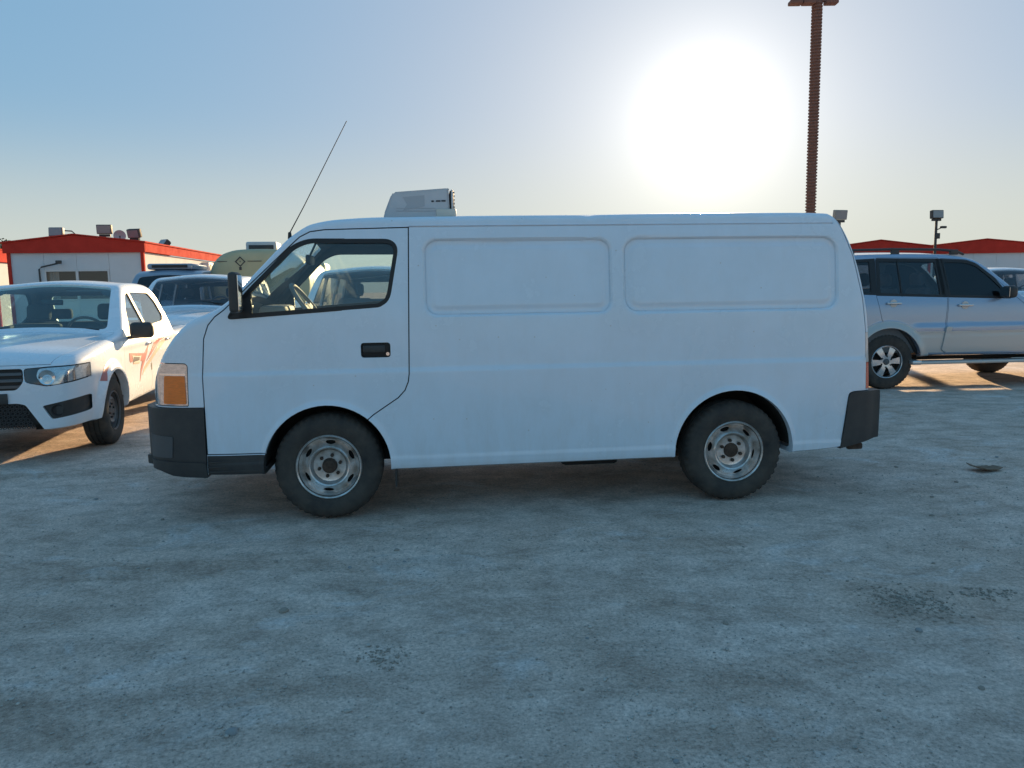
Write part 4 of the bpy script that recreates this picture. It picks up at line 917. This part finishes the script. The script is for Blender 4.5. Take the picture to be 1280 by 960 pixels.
# ------------------------------------------------------------------ white station wagon, parked nose to the camera behind the pickup (and twins)
def wagon(name, m_body, m_glass, top, side, ws, xr, wheel_r, label, cat, loc, rz, group=None, wheels=None, wb=2.85, windows=None, doors=None, detail=True):
    e = empty(name, loc, rz); tag(e, label, cat, group)
    b = Body(top=top, bot=[(top[0][0], .40), (.4, .38), (xr, .45)], side=side,
             plan=[(top[0][0], .74), (top[0][0] + .03, .83), (top[0][0] + .12, .91), (top[0][0] + .3, .97), (top[0][0] + .6, 1.0), (xr - .4, 1.0), (xr - .08, .97), (xr, .92)], r=.08, crown=.05,
             feat=flare(((0, wheel_r), (wb, wheel_r)), wheel_r + .07, .025))
    sh = arches(simple_shell(b, 120, 36), (0, wb), wheel_r, wheel_r + .065)
    g = boolean(b.loft(.006, 90, 30, feat=False), b.loft(.012, 90, 30, feat=False), 'DIFFERENCE')
    sh = sub(sh, prism_mesh(ws, 1.05, 2.6, 'xy')); part('windscreen', boolean(g, prism_mesh(inset(ws, -.012), 1.05, 2.6, 'xy'), 'INTERSECT'), e, m_glass)
    for sgn in (-1, 1):
        a_, b_ = (-1.3, -.35) if sgn < 0 else (.35, 1.3)
        for poly in (doors or []):
            sh, dm = carve(sh, prism_mesh(poly, a_, b_), prism_mesh(inset(poly, .007), a_, b_))
            for wp in windows: dm = sub(dm, prism_mesh(wp, a_, b_))
            part('door', dm, e, m_body)
        for wp in windows:
            sh = sub(sh, prism_mesh(wp, a_, b_)); part('side_window', boolean(g, prism_mesh(inset(wp, -.004), a_, b_), 'INTERSECT'), e, m_glass)
        zt0 = float(b.zt(top[0][0] + .12)); hp = rounded([(sgn * .48, zt0 - .26), (sgn * .88, zt0 - .24), (sgn * .86, zt0 - .06), (sgn * .50, zt0 - .06)], .03, 3)
        sh = sub(sh, prism_mesh(hp, top[0][0] - .2, top[0][0] + .4, 'yz')); part('headlamp', boolean(boolean(b.loft(.002, 100, 36, feat=False), b.loft(.03, 90, 26, feat=False), 'DIFFERENCE'), prism_mesh(inset(hp, .004), top[0][0] - .2, top[0][0] + .4, 'yz'), 'INTERSECT'), e, clear_lens)
        wx = ws[0][0]; mirror_part(e, (wx + .22, sgn * 1.04, 1.27), (.13, .22, .18), black_pl if m_body is not white2 else white2, sgn * .86, 1.2)
        wheel_well(e, 0, wheel_r, wheel_r + .067, sgn * .85, -sgn * .38); wheel_well(e, wb, wheel_r, wheel_r + .067, sgn * .85, -sgn * .38)
        for x in (0, wb): put_wheel(wheels, e, x, sgn * .90, wheel_r - .008, sgn > 0, .3, 'hub', 0, False)
    gq = rrect(-.44, .44, zt0 - .28, zt0 - .06, .04); sh = sub(sh, prism_mesh(gq, top[0][0] - .2, top[0][0] + .3, 'yz')); part('front_grille', boolean(boolean(b.loft(.012, 90, 30, feat=False), b.loft(.04, 90, 26, feat=False), 'DIFFERENCE'), prism_mesh(inset(gq, -.004), top[0][0] - .2, top[0][0] + .3, 'yz'), 'INTERSECT'), e, rubber_seal)
    bq = rrect(-.60, .60, top[-4][1] - .45, top[-4][1] - .08, .06); sh = sub(sh, prism_mesh(bq, xr - .5, xr + .1, 'yz')); part('rear_window', boolean(g, prism_mesh(inset(bq, -.012), xr - .5, xr + .1, 'yz'), 'INTERSECT'), e, gl_mid)
    part('body', sh, e, m_body)
    lining(b, ws[0][0] - .05, xr - .1, [prism_mesh(w_, *ab) for w_ in windows for ab in ((-1.3, -.35), (.35, 1.3))] + [prism_mesh(ws, 1.05, 2.6, 'xy'), prism_mesh(bq, xr - .5, xr + .1, 'yz')], e)
    x = ws[0][0]; zc = float(b.zt(x))
    part('dashboard', boolean(b.loft(.045, 80, 24, feat=False), prism_mesh([(x - .3, .6), (x + .42, .6), (x + .42, zc - .08), (x + .3, zc - .01), (x, zc - .02)], -1, 1), 'INTERSECT'), e, cab_plastic)
    steering(e, x + .52, -.40, zc - .02, -.45, .19)
    for y in (-.42, .42): seat(e, x + .98, y, fabric, .70, .5, True, .60, .2)
    seat(e, x + 1.85, 0, fabric, .70, 1.3, False, .58, .2)
    tube('wiper', [(x - .02, -.6, zc + .02), (x + .06, -.2, zc + .075), (x + .03, .05, zc + .06)], .009, rubber_seal, e, 6)
    boxes('chassis_rail', [((-.6, -.5, .34), (xr - .3, -.42, .45)), ((-.6, .42, .34), (xr - .3, .5, .45))], dark, e)
    return e, b
lc_top = [(-.84, .62), (-.82, .92), (-.74, 1.03), (-.5, 1.09), (0, 1.14), (.5, 1.175), (.66, 1.20), (.78, 1.25), (1.05, 1.49), (1.30, 1.70), (1.42, 1.745), (1.7, 1.775), (2.3, 1.79), (3.2, 1.78), (3.55, 1.75), (3.66, 1.70), (3.78, 1.3), (3.84, .95), (3.86, .6)]
lc_side = [(.38, .88), (.5, .93), (.85, .94), (1.0, .935), (1.2, .905), (1.5, .835), (1.75, .765), (1.9, .72)]
lc_ws = rounded([(.74, -.80), (.74, .80), (1.36, .68), (1.36, -.68)], .06, 4)
lc_win = [rounded([(1.02, 1.22), (1.85, 1.24), (1.85, 1.66), (1.52, 1.66), (1.30, 1.50)], .04, 3), rounded([(1.93, 1.24), (2.75, 1.25), (2.72, 1.67), (1.93, 1.67)], .04, 3), rounded([(2.88, 1.25), (3.52, 1.27), (3.42, 1.66), (2.86, 1.67)], .04, 3)]
lc_doors = [rounded([(.78, .46), (1.87, .46), (1.89, 1.70), (1.5, 1.70), (.85, 1.2)], .04, 3), rounded([(1.90, .46), (2.32, .46), (2.55, .85), (2.80, 1.0), (2.80, 1.70), (1.91, 1.70)], .04, 3)]
lc, lcb = wagon('station_wagon', white2, gl_mid, lc_top, lc_side, lc_ws, 3.86, .38, 'white station wagon parked nose-on just behind the white pickup', 'car', (-5.50, 12.75, 0), R(97), 'white station wagons parked in the back row', sw, 2.85, lc_win, lc_doors)
lc2 = copy_tree(lc); lc2.location = (-1.82, 9.4, 0); lc2.rotation_euler = (0, 0, R(92)); lc2['label'] = 'white station wagon seen through the cab windows of the panel van'
lc3 = copy_tree(lc); lc3.location = (11.35, 16.8, 0); lc3.rotation_euler = (0, 0, R(80)); lc3['label'] = 'white station wagon parked beyond the bonnet of the silver wagon'
# grey-blue high-roof minibus further back
mb_top = [(-.84, .62), (-.82, .95), (-.76, 1.10), (-.62, 1.20), (-.45, 1.29), (-.2, 1.55), (.1, 1.86), (.22, 1.95), (.5, 2.02), (1.5, 2.05), (3.4, 2.04), (3.62, 1.98), (3.72, 1.7), (3.80, 1.1), (3.82, .6)]
mb_side = [(.38, .80), (.5, .84), (.95, .85), (1.2, .84), (1.6, .80), (1.95, .75), (2.1, .72)]
mb_ws = rounded([(-.46, -.70), (-.46, .70), (.12, .62), (.12, -.62)], .06, 4)
mb_win = [rounded([(-.10, 1.25), (.55, 1.25), (.55, 1.82), (.22, 1.82)], .04, 3), rrect(.75, 1.95, 1.25, 1.82, .06), rrect(2.05, 3.45, 1.25, 1.82, .06)]
mb, mbb = wagon('minibus', greyblue, gl_priv, mb_top, mb_side, mb_ws, 3.82, .34, 'grey-blue minibus with a roof pod standing behind the white wagons', 'minibus', (-8.05, 18.2, 0), R(99), None, pw, 2.6, mb_win, [rounded([(-.40, .46), (.62, .46), (.62, 1.88), (.12, 1.88), (-.3, 1.3)], .04, 3)])
rp = boxes('roof_pod', [((.35, -.52, 2.06), (1.9, .52, 2.20))], greyblue, mb, .05); boxes('pod_vent', [((.325, -.40, 2.10), (.36, .40, 2.165))], rubber_seal, rp)
mb2 = copy_tree(lc); mb2.location = (-2.2, 22, 0); mb2.rotation_euler = (0, 0, R(85)); mb2['label'] = 'white station wagon far behind the van, beside the cream tanker'
c_ = copy_tree(mb); c_.location = (.24, 10.3, 0); c_.rotation_euler = (0, 0, R(1)); c_['label'] = 'unseen grey-blue minibus lengthways behind the panel van, placed to shade the ground'  # unseen behind the van; inferred vehicle, set lengthways to shade the ground

# ------------------------------------------------------------------ cream tanker behind the wagons
tk = empty('tanker_truck', (-6.35, 19.6, 0), R(8)); tag(tk, 'cream tanker truck with a rounded tank, hazard diamond and white roof box', 'truck')
tp = [(sg * w_, z) for sg, w_, z in [(1, 1.02, 1.15), (1, 1.20, 1.35), (1, 1.25, 1.65), (1, 1.23, 1.95), (1, 1.12, 2.25), (1, .90, 2.46), (1, .60, 2.56), (1, .25, 2.585), (-1, .25, 2.585), (-1, .60, 2.56), (-1, .90, 2.46), (-1, 1.12, 2.25), (-1, 1.23, 1.95), (-1, 1.25, 1.65), (-1, 1.20, 1.35), (-1, 1.02, 1.15)]]
tp = rounded(tp, .12, 3)
v, f = [], []; n_ = len(tp)
for yy, sc in ((-.02, .55), (0, .80), (.05, .93), (.14, .985), (.28, 1.0), (5.2, 1.0), (5.4, .93)):
    for p, q in tp: v.append((p * sc, yy, 1.8 + (q - 1.8) * sc))
for i in range(6):
    for j in range(n_): f.append((i * n_ + j, i * n_ + (j + 1) % n_, (i + 1) * n_ + (j + 1) % n_, (i + 1) * n_ + j))
f += [tuple(range(n_)), tuple(range(6 * n_, 7 * n_))]
bm = bmesh.new(); bm.from_mesh(mesh(v, f)); tank = link('tank', frombm(bm), tk, cream, 45)
for k in range(3):
    y = .9 + 1.9 * k
    band_ = [(p * 1.006, q_) for p, q_ in [(p, 1.8 + (q - 1.8) * 1.008) for p, q in tp]]
    link('tank_band', prism_mesh(band_, y, y + .06), tank, cream, 45)
dm_ = [(0, .13), (.13, 0), (0, -.13), (-.13, 0)]; dmi = inset(dm_, .026)
v = [(p - .42, -.026, q + 2.26) for p, q in dm_] + [(p - .42, -.026, q + 2.26) for p, q in dmi]; v += [(a, -.0, c_) for a, b_, c_ in v]
f = []
for i in range(4):
    j = (i + 1) % 4; f += [(i, j, 4 + j, 4 + i), (8 + i, 12 + i, 12 + j, 8 + j), (i, 8 + i, 8 + j, j), (4 + i, 4 + j, 12 + j, 12 + i)]
link('hazard_diamond', mesh(v, f), tank, print_dark)
boxes('tank_print', [((-.43, -.03, 2.245), (-.41, .0, 2.275)), ((-.45, -.03, 2.05), (-.39, .0, 2.13)), ((-.98 + .0, -.002, 2.262), (-.60, .02, 2.278)), ((-.24, -.03, 2.262), (.10, .0, 2.278))], print_dark, tank)
boxes('chassis', [((-1.0, .3, .75), (-.7, 6.6, .95)), ((.7, .3, .75), (1.0, 6.6, .95)), ((-1.15, .1, 1.0), (1.15, 5.3, 1.16))], dark_metal, tk)
box('cab', (-1.15, 5.55, .7), (1.15, 7.2, 2.45), cream, tk, .12)
box('roof_box', (-.50, 1.2, 2.50), (.30, 2.0, 2.83), ac_white, tk, .05); box('box_grille', (-.42, 1.185, 2.56), (.22, 1.21, 2.74), black_pl, tk, .01)
tw = wheel_set(.46, .28, .27, 'steel_grey', grey_rim)
for y in (.9, 2.0, 6.3):
    for sgn in (-1, 1):
        o = put_wheel(tw, tk, sgn * 1.2, y, .452, False, .2, 'hub2', 0, False); o.rotation_euler = (0, 0, R(90 if sgn > 0 else -90))

# ------------------------------------------------------------------ site cabins
def cabin(label, loc, rz, w, L, eb, et, ap, win=None, pipe=False, units=0):
    """origin: right front corner; front faces -y, x runs to -w"""
    e = empty('site_cabin', loc, rz); tag(e, label, 'cabin', 'red-roofed site cabins round the lot')
    n = max(4, round(w / 1.15)); pwid = (w - .16) / n
    for i in range(n):                                                    # front wall panels
        x1 = -.08 - i * pwid; x0 = x1 - pwid + .008
        if win and not (x1 < win[0] or x0 > win[1]):
            bx_ = [((x0, 0, 0), (x1, .08, win[2])), ((x0, 0, win[3]), (x1, .08, eb))]
            if x0 < win[0] < x1: bx_.append(((x0, 0, win[2]), (win[0], .08, win[3])))
            if x0 < win[1] < x1: bx_.append(((win[1], 0, win[2]), (x1, .08, win[3])))
            for q_ in bx_: boxes('wall_panel', [q_], cabin_white, e)
        else: boxes('wall_panel', [((x0, 0, 0), (x1, .08, eb))], cabin_white, e)
    m_ = max(4, round(L / 1.2)); lw = (L - .1) / m_
    me0 = None
    for i in range(m_):
        for xx in (-.08, -w):
            o = boxes('wall_panel', [((xx, .09 + i * lw, 0), (xx + .08, .09 + (i + 1) * lw - .010, eb))], cabin_white, e)
    boxes('rear_wall', [((-w + .09, L - .05, 0), (-.09, L, eb))], cabin_white, e)
    link('gable_fascia', prism_mesh([(-w - .12, eb), (.12, eb), (.12, et), (-w / 2, ap), (-w - .12, et)], -.10, -.02), e, red_paint)
    for sgn in (0, 1):
        x = .04 if sgn == 0 else -w - .12
        k = 5
        for i in range(k): boxes('side_fascia', [((x, .0 + i * L / k, eb + .02), (x + .08, (i + 1) * L / k - .015, et - .005))], red_paint, e)
        xa, xb = (.16, -w / 2) if sgn == 0 else (-w - .16, -w / 2)
        link('roof_slope', mesh([(xa, -.14, et + .0), (xb, -.14, ap + .02), (xb, L + .1, ap + .02), (xa, L + .1, et), (xa, -.14, et + .05), (xb, -.14, ap + .06), (xb, L + .1, ap + .06), (xa, L + .1, et + .05)], [(0, 1, 2, 3), (4, 7, 6, 5), (0, 4, 5, 1), (1, 5, 6, 2), (2, 6, 7, 3), (3, 7, 4, 0)]), e, red_paint)
    for xx in (-.06, -w - .02): boxes('corner_post', [((xx, -.05, 0), (xx + .11, .06, eb + .01))], red_paint, e)
    if win:
        x0, x1, z0, z1 = win; xm = (x0 + x1) / 2
        fr_ = boxes('window_frame', [((x0, -.02, z1 - .06), (x1, .05, z1)), ((x0, -.02, z0), (x1, .05, z0 + .06)), ((x0, -.02, z0 + .062), (x0 + .06, .05, z1 - .062)), ((x1 - .06, -.02, z0 + .062), (x1, .05, z1 - .062)), ((xm - .045, -.02, z0 + .062), (xm + .045, .05, z1 - .062))], mat('window_alu', (.55, .56, .57), .4, metal=.3), e)
        for a, b_ in ((x0 + .06, xm - .045), (xm + .045, x1 - .06)): boxes('window_pane', [((a, .02, z0 + .06), (b_, .03, z1 - .06))], gl_mid, fr_)
        bm = bmesh.new(); xs_ = np.linspace(x0 + .08, x0 + .42, 16)
        vs = [[bm.verts.new((x, .16 + .02 * math.sin(i * 1.9), z)) for i, x in enumerate(xs_)] for z in (z0 + .05, z1 - .05)]
        for i in range(15): bm.faces.new((vs[0][i], vs[0][i + 1], vs[1][i + 1], vs[1][i]))
        link('curtain', frombm(bm), fr_, mat('curtain_cloth', (.50, .48, .44), .9), 60)
        boxes('room_back', [((x0 - .3, 1.6, z0 - .3), (x1 + .3, 1.64, z1 + .3))], cab_plastic, fr_)
    if pipe: tube('wall_lamp_arm', [(-w + 1.02, -.03, 1.9), (-w + 1.02, -.05, 2.42), (-w + 1.12, -.08, 2.50), (-w + 1.75, -.22, 2.62)], .028, dark_metal, e, 8); box('wall_lamp', (-w + 1.68, -.28, 2.60), (-w + 1.86, -.16, 2.72), dark_metal, e, .02)
    for i in range(units):
        y = 7.2 + 1.7 * i; u = box('wall_air_unit', (.01, y, 2.35), (.32, y + .75, 2.90), ac_white, e, .03)
        o = link('fan_grille', lathe_mesh([(.0005, 0), (.2, 0), (.215, .02), (.0005, .02)], 20, 'y'), u, black_pl); o.rotation_euler = (0, 0, R(90)); o.location = (.345, y + .32, 2.62)
    return e
wl = (-3.38, -1.18, 1.30, 2.40)
cabin('white site cabin with a red gable, curtained window and wall lamp beside the pickup', (-13.18, 28, 0), R(6), 4.55, 13.2, 2.99, 3.33, 3.60, wl, True, 4)
cabin('white site cabin with a red fascia half hidden beside the windowed cabin', (-23.45, 35.5, 0), R(10), 4.6, 14, 3.05, 3.62, 3.85)
cabin('white site cabin with a red gable behind the tail of the silver wagon', (20.45, 38, 0), R(-3), 4.8, 12, 2.94, 3.28, 3.60)
cabin('white site cabin with a red gable behind the bonnet of the silver wagon', (26.3, 38.3, 0), R(-3), 5.75, 12, 2.94, 3.29, 3.60, (-2.55, -1.6, 1.5, 2.22))

# ------------------------------------------------------------------ floodlights, lamps, dish, mast
def floodlight(loc, rz, tilt, foot, label, s=1.0, cam_box=False, m=None):
    """head at loc, pole down to height foot"""
    e = empty('floodlight', (loc[0], loc[1], foot), rz); tag(e, label, 'floodlight', 'floodlights on the cabin roofs')
    h = loc[2] - foot; T = Matrix.Translation((0, 0, h)) @ Matrix.Rotation(tilt, 4, 'X')
    bm = bmesh.new(); add_box(bm, (-.27 * s, -.10, -.14 * s), (.27 * s, .10, .22 * s), .03, 2, T)
    hd = link('lamp_head', frombm(bm), e, m or dark_metal, 40)
    bm = bmesh.new(); add_box(bm, (-.24 * s, -.115, -.11 * s), (.24 * s, -.101, .19 * s), 0, 1, T); link('lamp_glass', frombm(bm), hd, mat('lamp_glass', (.25, .26, .27), .2, coat=.5))
    bm = bmesh.new()
    for k in range(6): add_box(bm, (-.22 * s + k * .085 * s, .101, -.12 * s), (-.20 * s + k * .085 * s, .15, .20 * s), 0, 1, T)
    link('cooling_fin', frombm(bm), hd, dark_metal)
    boxes('bracket', [((-.20 * s, -.04, h - .24 * s), (.20 * s, .06, h - .15 * s))], dark_metal, e)
    tube('pole', [(0, 0, 0), (0, 0, h - .2 * s)], .03 if h < 2 else .055, dark_metal, e, 8)
    if cam_box: tube('camera_arm', [(0, 0, h - .62), (.12, -.03, h - .58), (.22, -.05, h - .52)], .025, dark_metal, e, 6); box('security_camera', (.16, -.14, h - .56), (.42, -.0, h - .46), dark_metal, e, .03); box('junction_box', (-.02, -.1, h - 1.0), (.14, .05, h - .76), dark_metal, e, .01)
    return e
blue_head = mat('blue_grey_metal', (.10, .145, .185), .6)
floodlight((-17.30, 29.9, 3.86), R(6), R(-6), 3.36, 'blue-grey floodlight low on the red gable of the windowed cabin, beside the street lamp', .95, m=blue_head)
floodlight((-15.72, 30.4, 3.98), R(12), R(5), 3.55, 'grey floodlight just beyond the ridge of the windowed cabin', 1.0)
floodlight((-14.62, 30.5, 3.82), R(-10), R(14), 3.42, 'grey tilted floodlight on the eave of the windowed cabin beside the dish', .95)
floodlight((-15.15, 34.2, 3.66), R(-35), R(-38), 3.36, 'grey floodlight tipped back, far along the windowed cabin roof', .95)
floodlight((18.52, 34, 4.42), R(8), R(-4), 0, 'grey floodlight and camera on a tall pole beyond the silver wagon', 1.0, True)
floodlight((15.58, 37, 4.72), R(14), R(8), 0, 'pale floodlight on a pole showing above the tail of the van', 1.25, m=mat('pale_metal', (.30, .28, .24), .5))
ds = empty('satellite_dish', (-15.25, 30.6, 3.52), R(20)); tag(ds, 'small grey satellite dish on the windowed cabin roof', 'satellite dish')
link('dish', lathe_mesh([(.0005, .06), (.12, .045), (.22, 0), (.225, .005), (.12, .055), (.0005, .07)], 24, 'y'), ds, ac_white, 50).location = (0, 0, .26)
tube('mast_arm', [(0, .05, 0), (0, .05, .26)], .02, dark_metal, ds, 6)
stl = empty('street_lamp', (-33.3, 60, 0)); tag(stl, 'distant street lamp rising over the ridge of the windowed cabin', 'street lamp')
tube('pole', [(0, 0, 0), (0, 0, 6.2), (-.25, 0, 6.42), (-1.3, 0, 6.5)], [.09, .06, .05, .04], dark_metal, stl, 8); box('lamp_head', (-1.9, -.15, 6.44), (-1.2, .15, 6.56), dark_metal, stl, .04)
# ringed lighting mast behind the van
mast = empty('light_mast', (9.97, 26, 0)); tag(mast, 'tall brown ringed lighting mast with a lamp crossarm behind the van', 'light mast')
mast_m = mat('brown_mast_paint', (.20, .10, .075), .7, var=.25, vscale=3)
link('column', lathe_mesh([(.0005, 0), (.14, 0), (.14, 10.6), (.0005, 10.6)], 24, 'z'), mast, mast_m, 40)
ringm = lathe_mesh([(.139, -.028), (.172, -.022), (.172, .022), (.139, .028)], 24, 'z'); ringm.materials.append(mast_m); shade(ringm, 40)
for k in range(104): o = link('ring', ringm, mast); o.location = (0, 0, .15 + k * .1)
boxes('crossarm', [((-.85, -.06, 10.50), (.62, .06, 10.62))], mast_m, mast, .01)
for x in (-.72, -.30, .42): box('lamp_head', (x - .2, -.22, 10.40), (x + .2, .10, 10.52), mast_m, mast, .03)

# ------------------------------------------------------------------ far trees over the left cabin
def leaf_tree(loc, h, rx, label):
    e = empty('tree', loc); tag(e, label, 'tree', 'far trees behind the cabins')
    rnd = random.Random(int(loc[0] * 10))
    tube('trunk', [(0, 0, 0), (.1, 0, h * .4), (-.1, .1, h * .75)], [.22, .16, .07], mat('bark', (.10, .07, .05), .9), e, 8)
    bm = bmesh.new()
    for c in range(26):
        cx, cy, cz = rnd.gauss(0, rx * .45), rnd.gauss(0, rx * .45), h * .72 + rnd.gauss(0, h * .13); cr = rnd.uniform(.35, .8)
        for k in range(70):
            p = Vector((cx + rnd.gauss(0, cr * .5), cy + rnd.gauss(0, cr * .5), cz + rnd.gauss(0, cr * .42)))
            a, b_ = Vector((rnd.uniform(-1, 1), rnd.uniform(-1, 1), rnd.uniform(-1, 1))).normalized(), Vector((rnd.uniform(-1, 1), rnd.uniform(-1, 1), rnd.uniform(-1, 1))).normalized()
            a *= .16; b_ *= .10
            bm.faces.new([bm.verts.new(p + a), bm.verts.new(p + b_), bm.verts.new(p - a), bm.verts.new(p - b_)])
    link('crown', frombm(bm, False), e, mat('foliage', (.06, .085, .035), .8, var=.4, vscale=2))
leaf_tree((-49.5, 76, 0), 7.0, 2.2, 'low dark tree showing above the left cabin roof'); leaf_tree((-53.5, 80, 0), 7.3, 2.6, 'dark bushy tree further left above the cabin roof')

# ------------------------------------------------------------------ loose stones, scrap, gravel
stone_m = mat('grey_stone', (.36, .36, .355), .85, var=.35, vscale=20, bump=.3, bscale=60); stone_d = mat('dark_clod', (.40, .345, .29), .95, var=.4, vscale=20, bump=.4, bscale=80)
def rock(seed, r, flat=.6):
    bm = bmesh.new(); bmesh.ops.create_icosphere(bm, subdivisions=2, radius=1)
    for v in bm.verts:
        k = 1 + .32 * noise.noise(v.co * 1.3 + Vector((seed * 3.1, 0, 0))) + .12 * noise.noise(v.co * 3.5 + Vector((0, seed, 0)))
        v.co = Vector((v.co.x * k * r, v.co.y * k * r * .85, v.co.z * k * r * flat))
    return frombm(bm)
rocks = [rock(i, 1, .55) for i in range(6)]
for me in rocks: shade(me, 50)
LBL = {'stone': 'small loose grey stone lying on the sandy ground', 'clod': 'small dark clod of earth lying on the sandy ground'}
spots = [(-.95, 2.41, .030, 0), (1.72, 3.13, .024, 0), (.24, 2.66, .013, 1), (-1.07, 3.41, .034, 1), (.92, 3.22, .020, 1), (-.67, 4.24, .022, 1), (2.66, 4.76, .022, 1), (.30, 3.08, .012, 0), (1.69, 2.64, .018, 1), (-.88, 3.97, .018, 0),
         (.92, 2.73, .017, 1), (-1.31, 4.08, .018, 1), (.49, 2.22, .015, 0), (1.95, 3.35, .016, 1), (-.60, 4.05, .014, 0), (.05, 2.62, .010, 0), (3.3, 5.6, .022, 1), (2.9, 5.2, .02, 1), (3.1, 6.1, .024, 1), (2.45, 5.3, .018, 1), (4.1, 6.4, .022, 0), (1.25, 2.5, .011, 1), (2.2, 3.9, .015, 1), (-2.3, 4.9, .02, 1), (-3.0, 5.4, .02, 0)]
for i, (x, y, r_, k) in enumerate(spots):
    me = rocks[i % 6].copy(); me.materials.append((stone_m, stone_d)[k])
    nm = ('stone', 'clod')[k]; o = link(nm, me); o.location = (x, y, ground_z(x, y) + r_ * .12); o.scale = (r_ * .75,) * 3; o.rotation_euler = (0, 0, i * 1.3)
    tag(o, LBL[nm], nm if nm == 'stone' else 'earth clod', {'stone': 'loose stones on the ground', 'clod': 'earth clods on the ground'}[nm])
# scuffed patch of crumbled earth and the finer gravel: uncountable
def scatter(name, label, pts, m):
    tv, tf = [], []
    bm = bmesh.new(); bmesh.ops.create_icosphere(bm, subdivisions=1, radius=1); bv = [v.co.copy() for v in bm.verts]; bf = [[v.index for v in f_.verts] for f_ in bm.faces]; bm.free()
    for i, (x, y, r_) in enumerate(pts):
        n0 = len(tv); z = ground_z(x, y); a = i * 2.4; ca, sa = math.cos(a), math.sin(a); sx, sy, sz = r_ * random.uniform(.8, 1.4), r_ * random.uniform(.7, 1.1), r_ * random.uniform(.4, .7)
        for c in bv:
            k = 1 + .25 * noise.noise(c * 2 + Vector((i * .37, 0, 0))); px, py = c.x * sx * k, c.y * sy * k
            tv.append((x + px * ca - py * sa, y + px * sa + py * ca, z + .0015 + c.z * sz * k + r_ * .15))
        tf += [tuple(n0 + q for q in f_) for f_ in bf]
    o = link(name, mesh(tv, tf), None, m, 60); tag(o, label, None, None, 'stuff'); return o
rnd = random.Random(5)
gp1 = []
while len(gp1) < 24000:
    y = 1.6 + 9 * rnd.random() ** 1.5; x = rnd.uniform(-.75, .75) * y
    if noise.noise((x * .8, y * 1.3, 5)) + rnd.gauss(0, .3) < -.02: continue
    gp1.append((x, y, min(.014, max(.0018, rnd.lognormvariate(-6.05, .5)))))
scatter('gravel', 'fine scattered gravel over the sandy lot', gp1, mat('gravel_mix', (.60, .55, .49), .9, var=.6, vscale=23, col2=(.22, .20, .18)))
gp2 = [(1.83 + rnd.gauss(0, .10), 3.42 + rnd.gauss(0, .09), abs(rnd.gauss(0, .0035)) + .0015) for _ in range(420)] + [(-.55 + rnd.gauss(0, .05), 2.95 + rnd.gauss(0, .05), abs(rnd.gauss(0, .004)) + .002) for _ in range(90)] + [(2.25 + rnd.gauss(0, .09), 3.5 + rnd.gauss(0, .03), abs(rnd.gauss(0, .005)) + .002) for _ in range(80)]
scatter('crumbled_earth', 'patches of dark crumbled earth on the lot', gp2, stone_d)
# flat brown scrap near the rear of the van
v, f = [], []
for i in range(9):
    for j in range(4):
        u, w_ = i / 8 - .5, j / 3 - .5
        v.append((u * .26 * (1 - .3 * abs(w_)), w_ * .13 * (1 - u * .5), .012 + .028 * (u - .2) ** 2 * 2 + .012 * noise.noise((u * 5, w_ * 5, 2)) + .02 * w_ * w_))
for i in range(8):
    for j in range(3): f.append((i * 4 + j, i * 4 + j + 1, i * 4 + 5 + j, i * 4 + 4 + j))
me = mesh(v, f); bm = bmesh.new(); bm.from_mesh(me); bmesh.ops.solidify(bm, geom=bm.faces[:], thickness=.006)
o = link('scrap', frombm(bm), None, mat('brown_scrap', (.22, .15, .10), .9, var=.4, vscale=14), 60); o.location = (3.72, 5.93, ground_z(3.72, 5.93)); o.rotation_euler = (0, 0, .2)
tag(o, 'curled brown scrap lying flat on the ground behind the van', 'scrap')
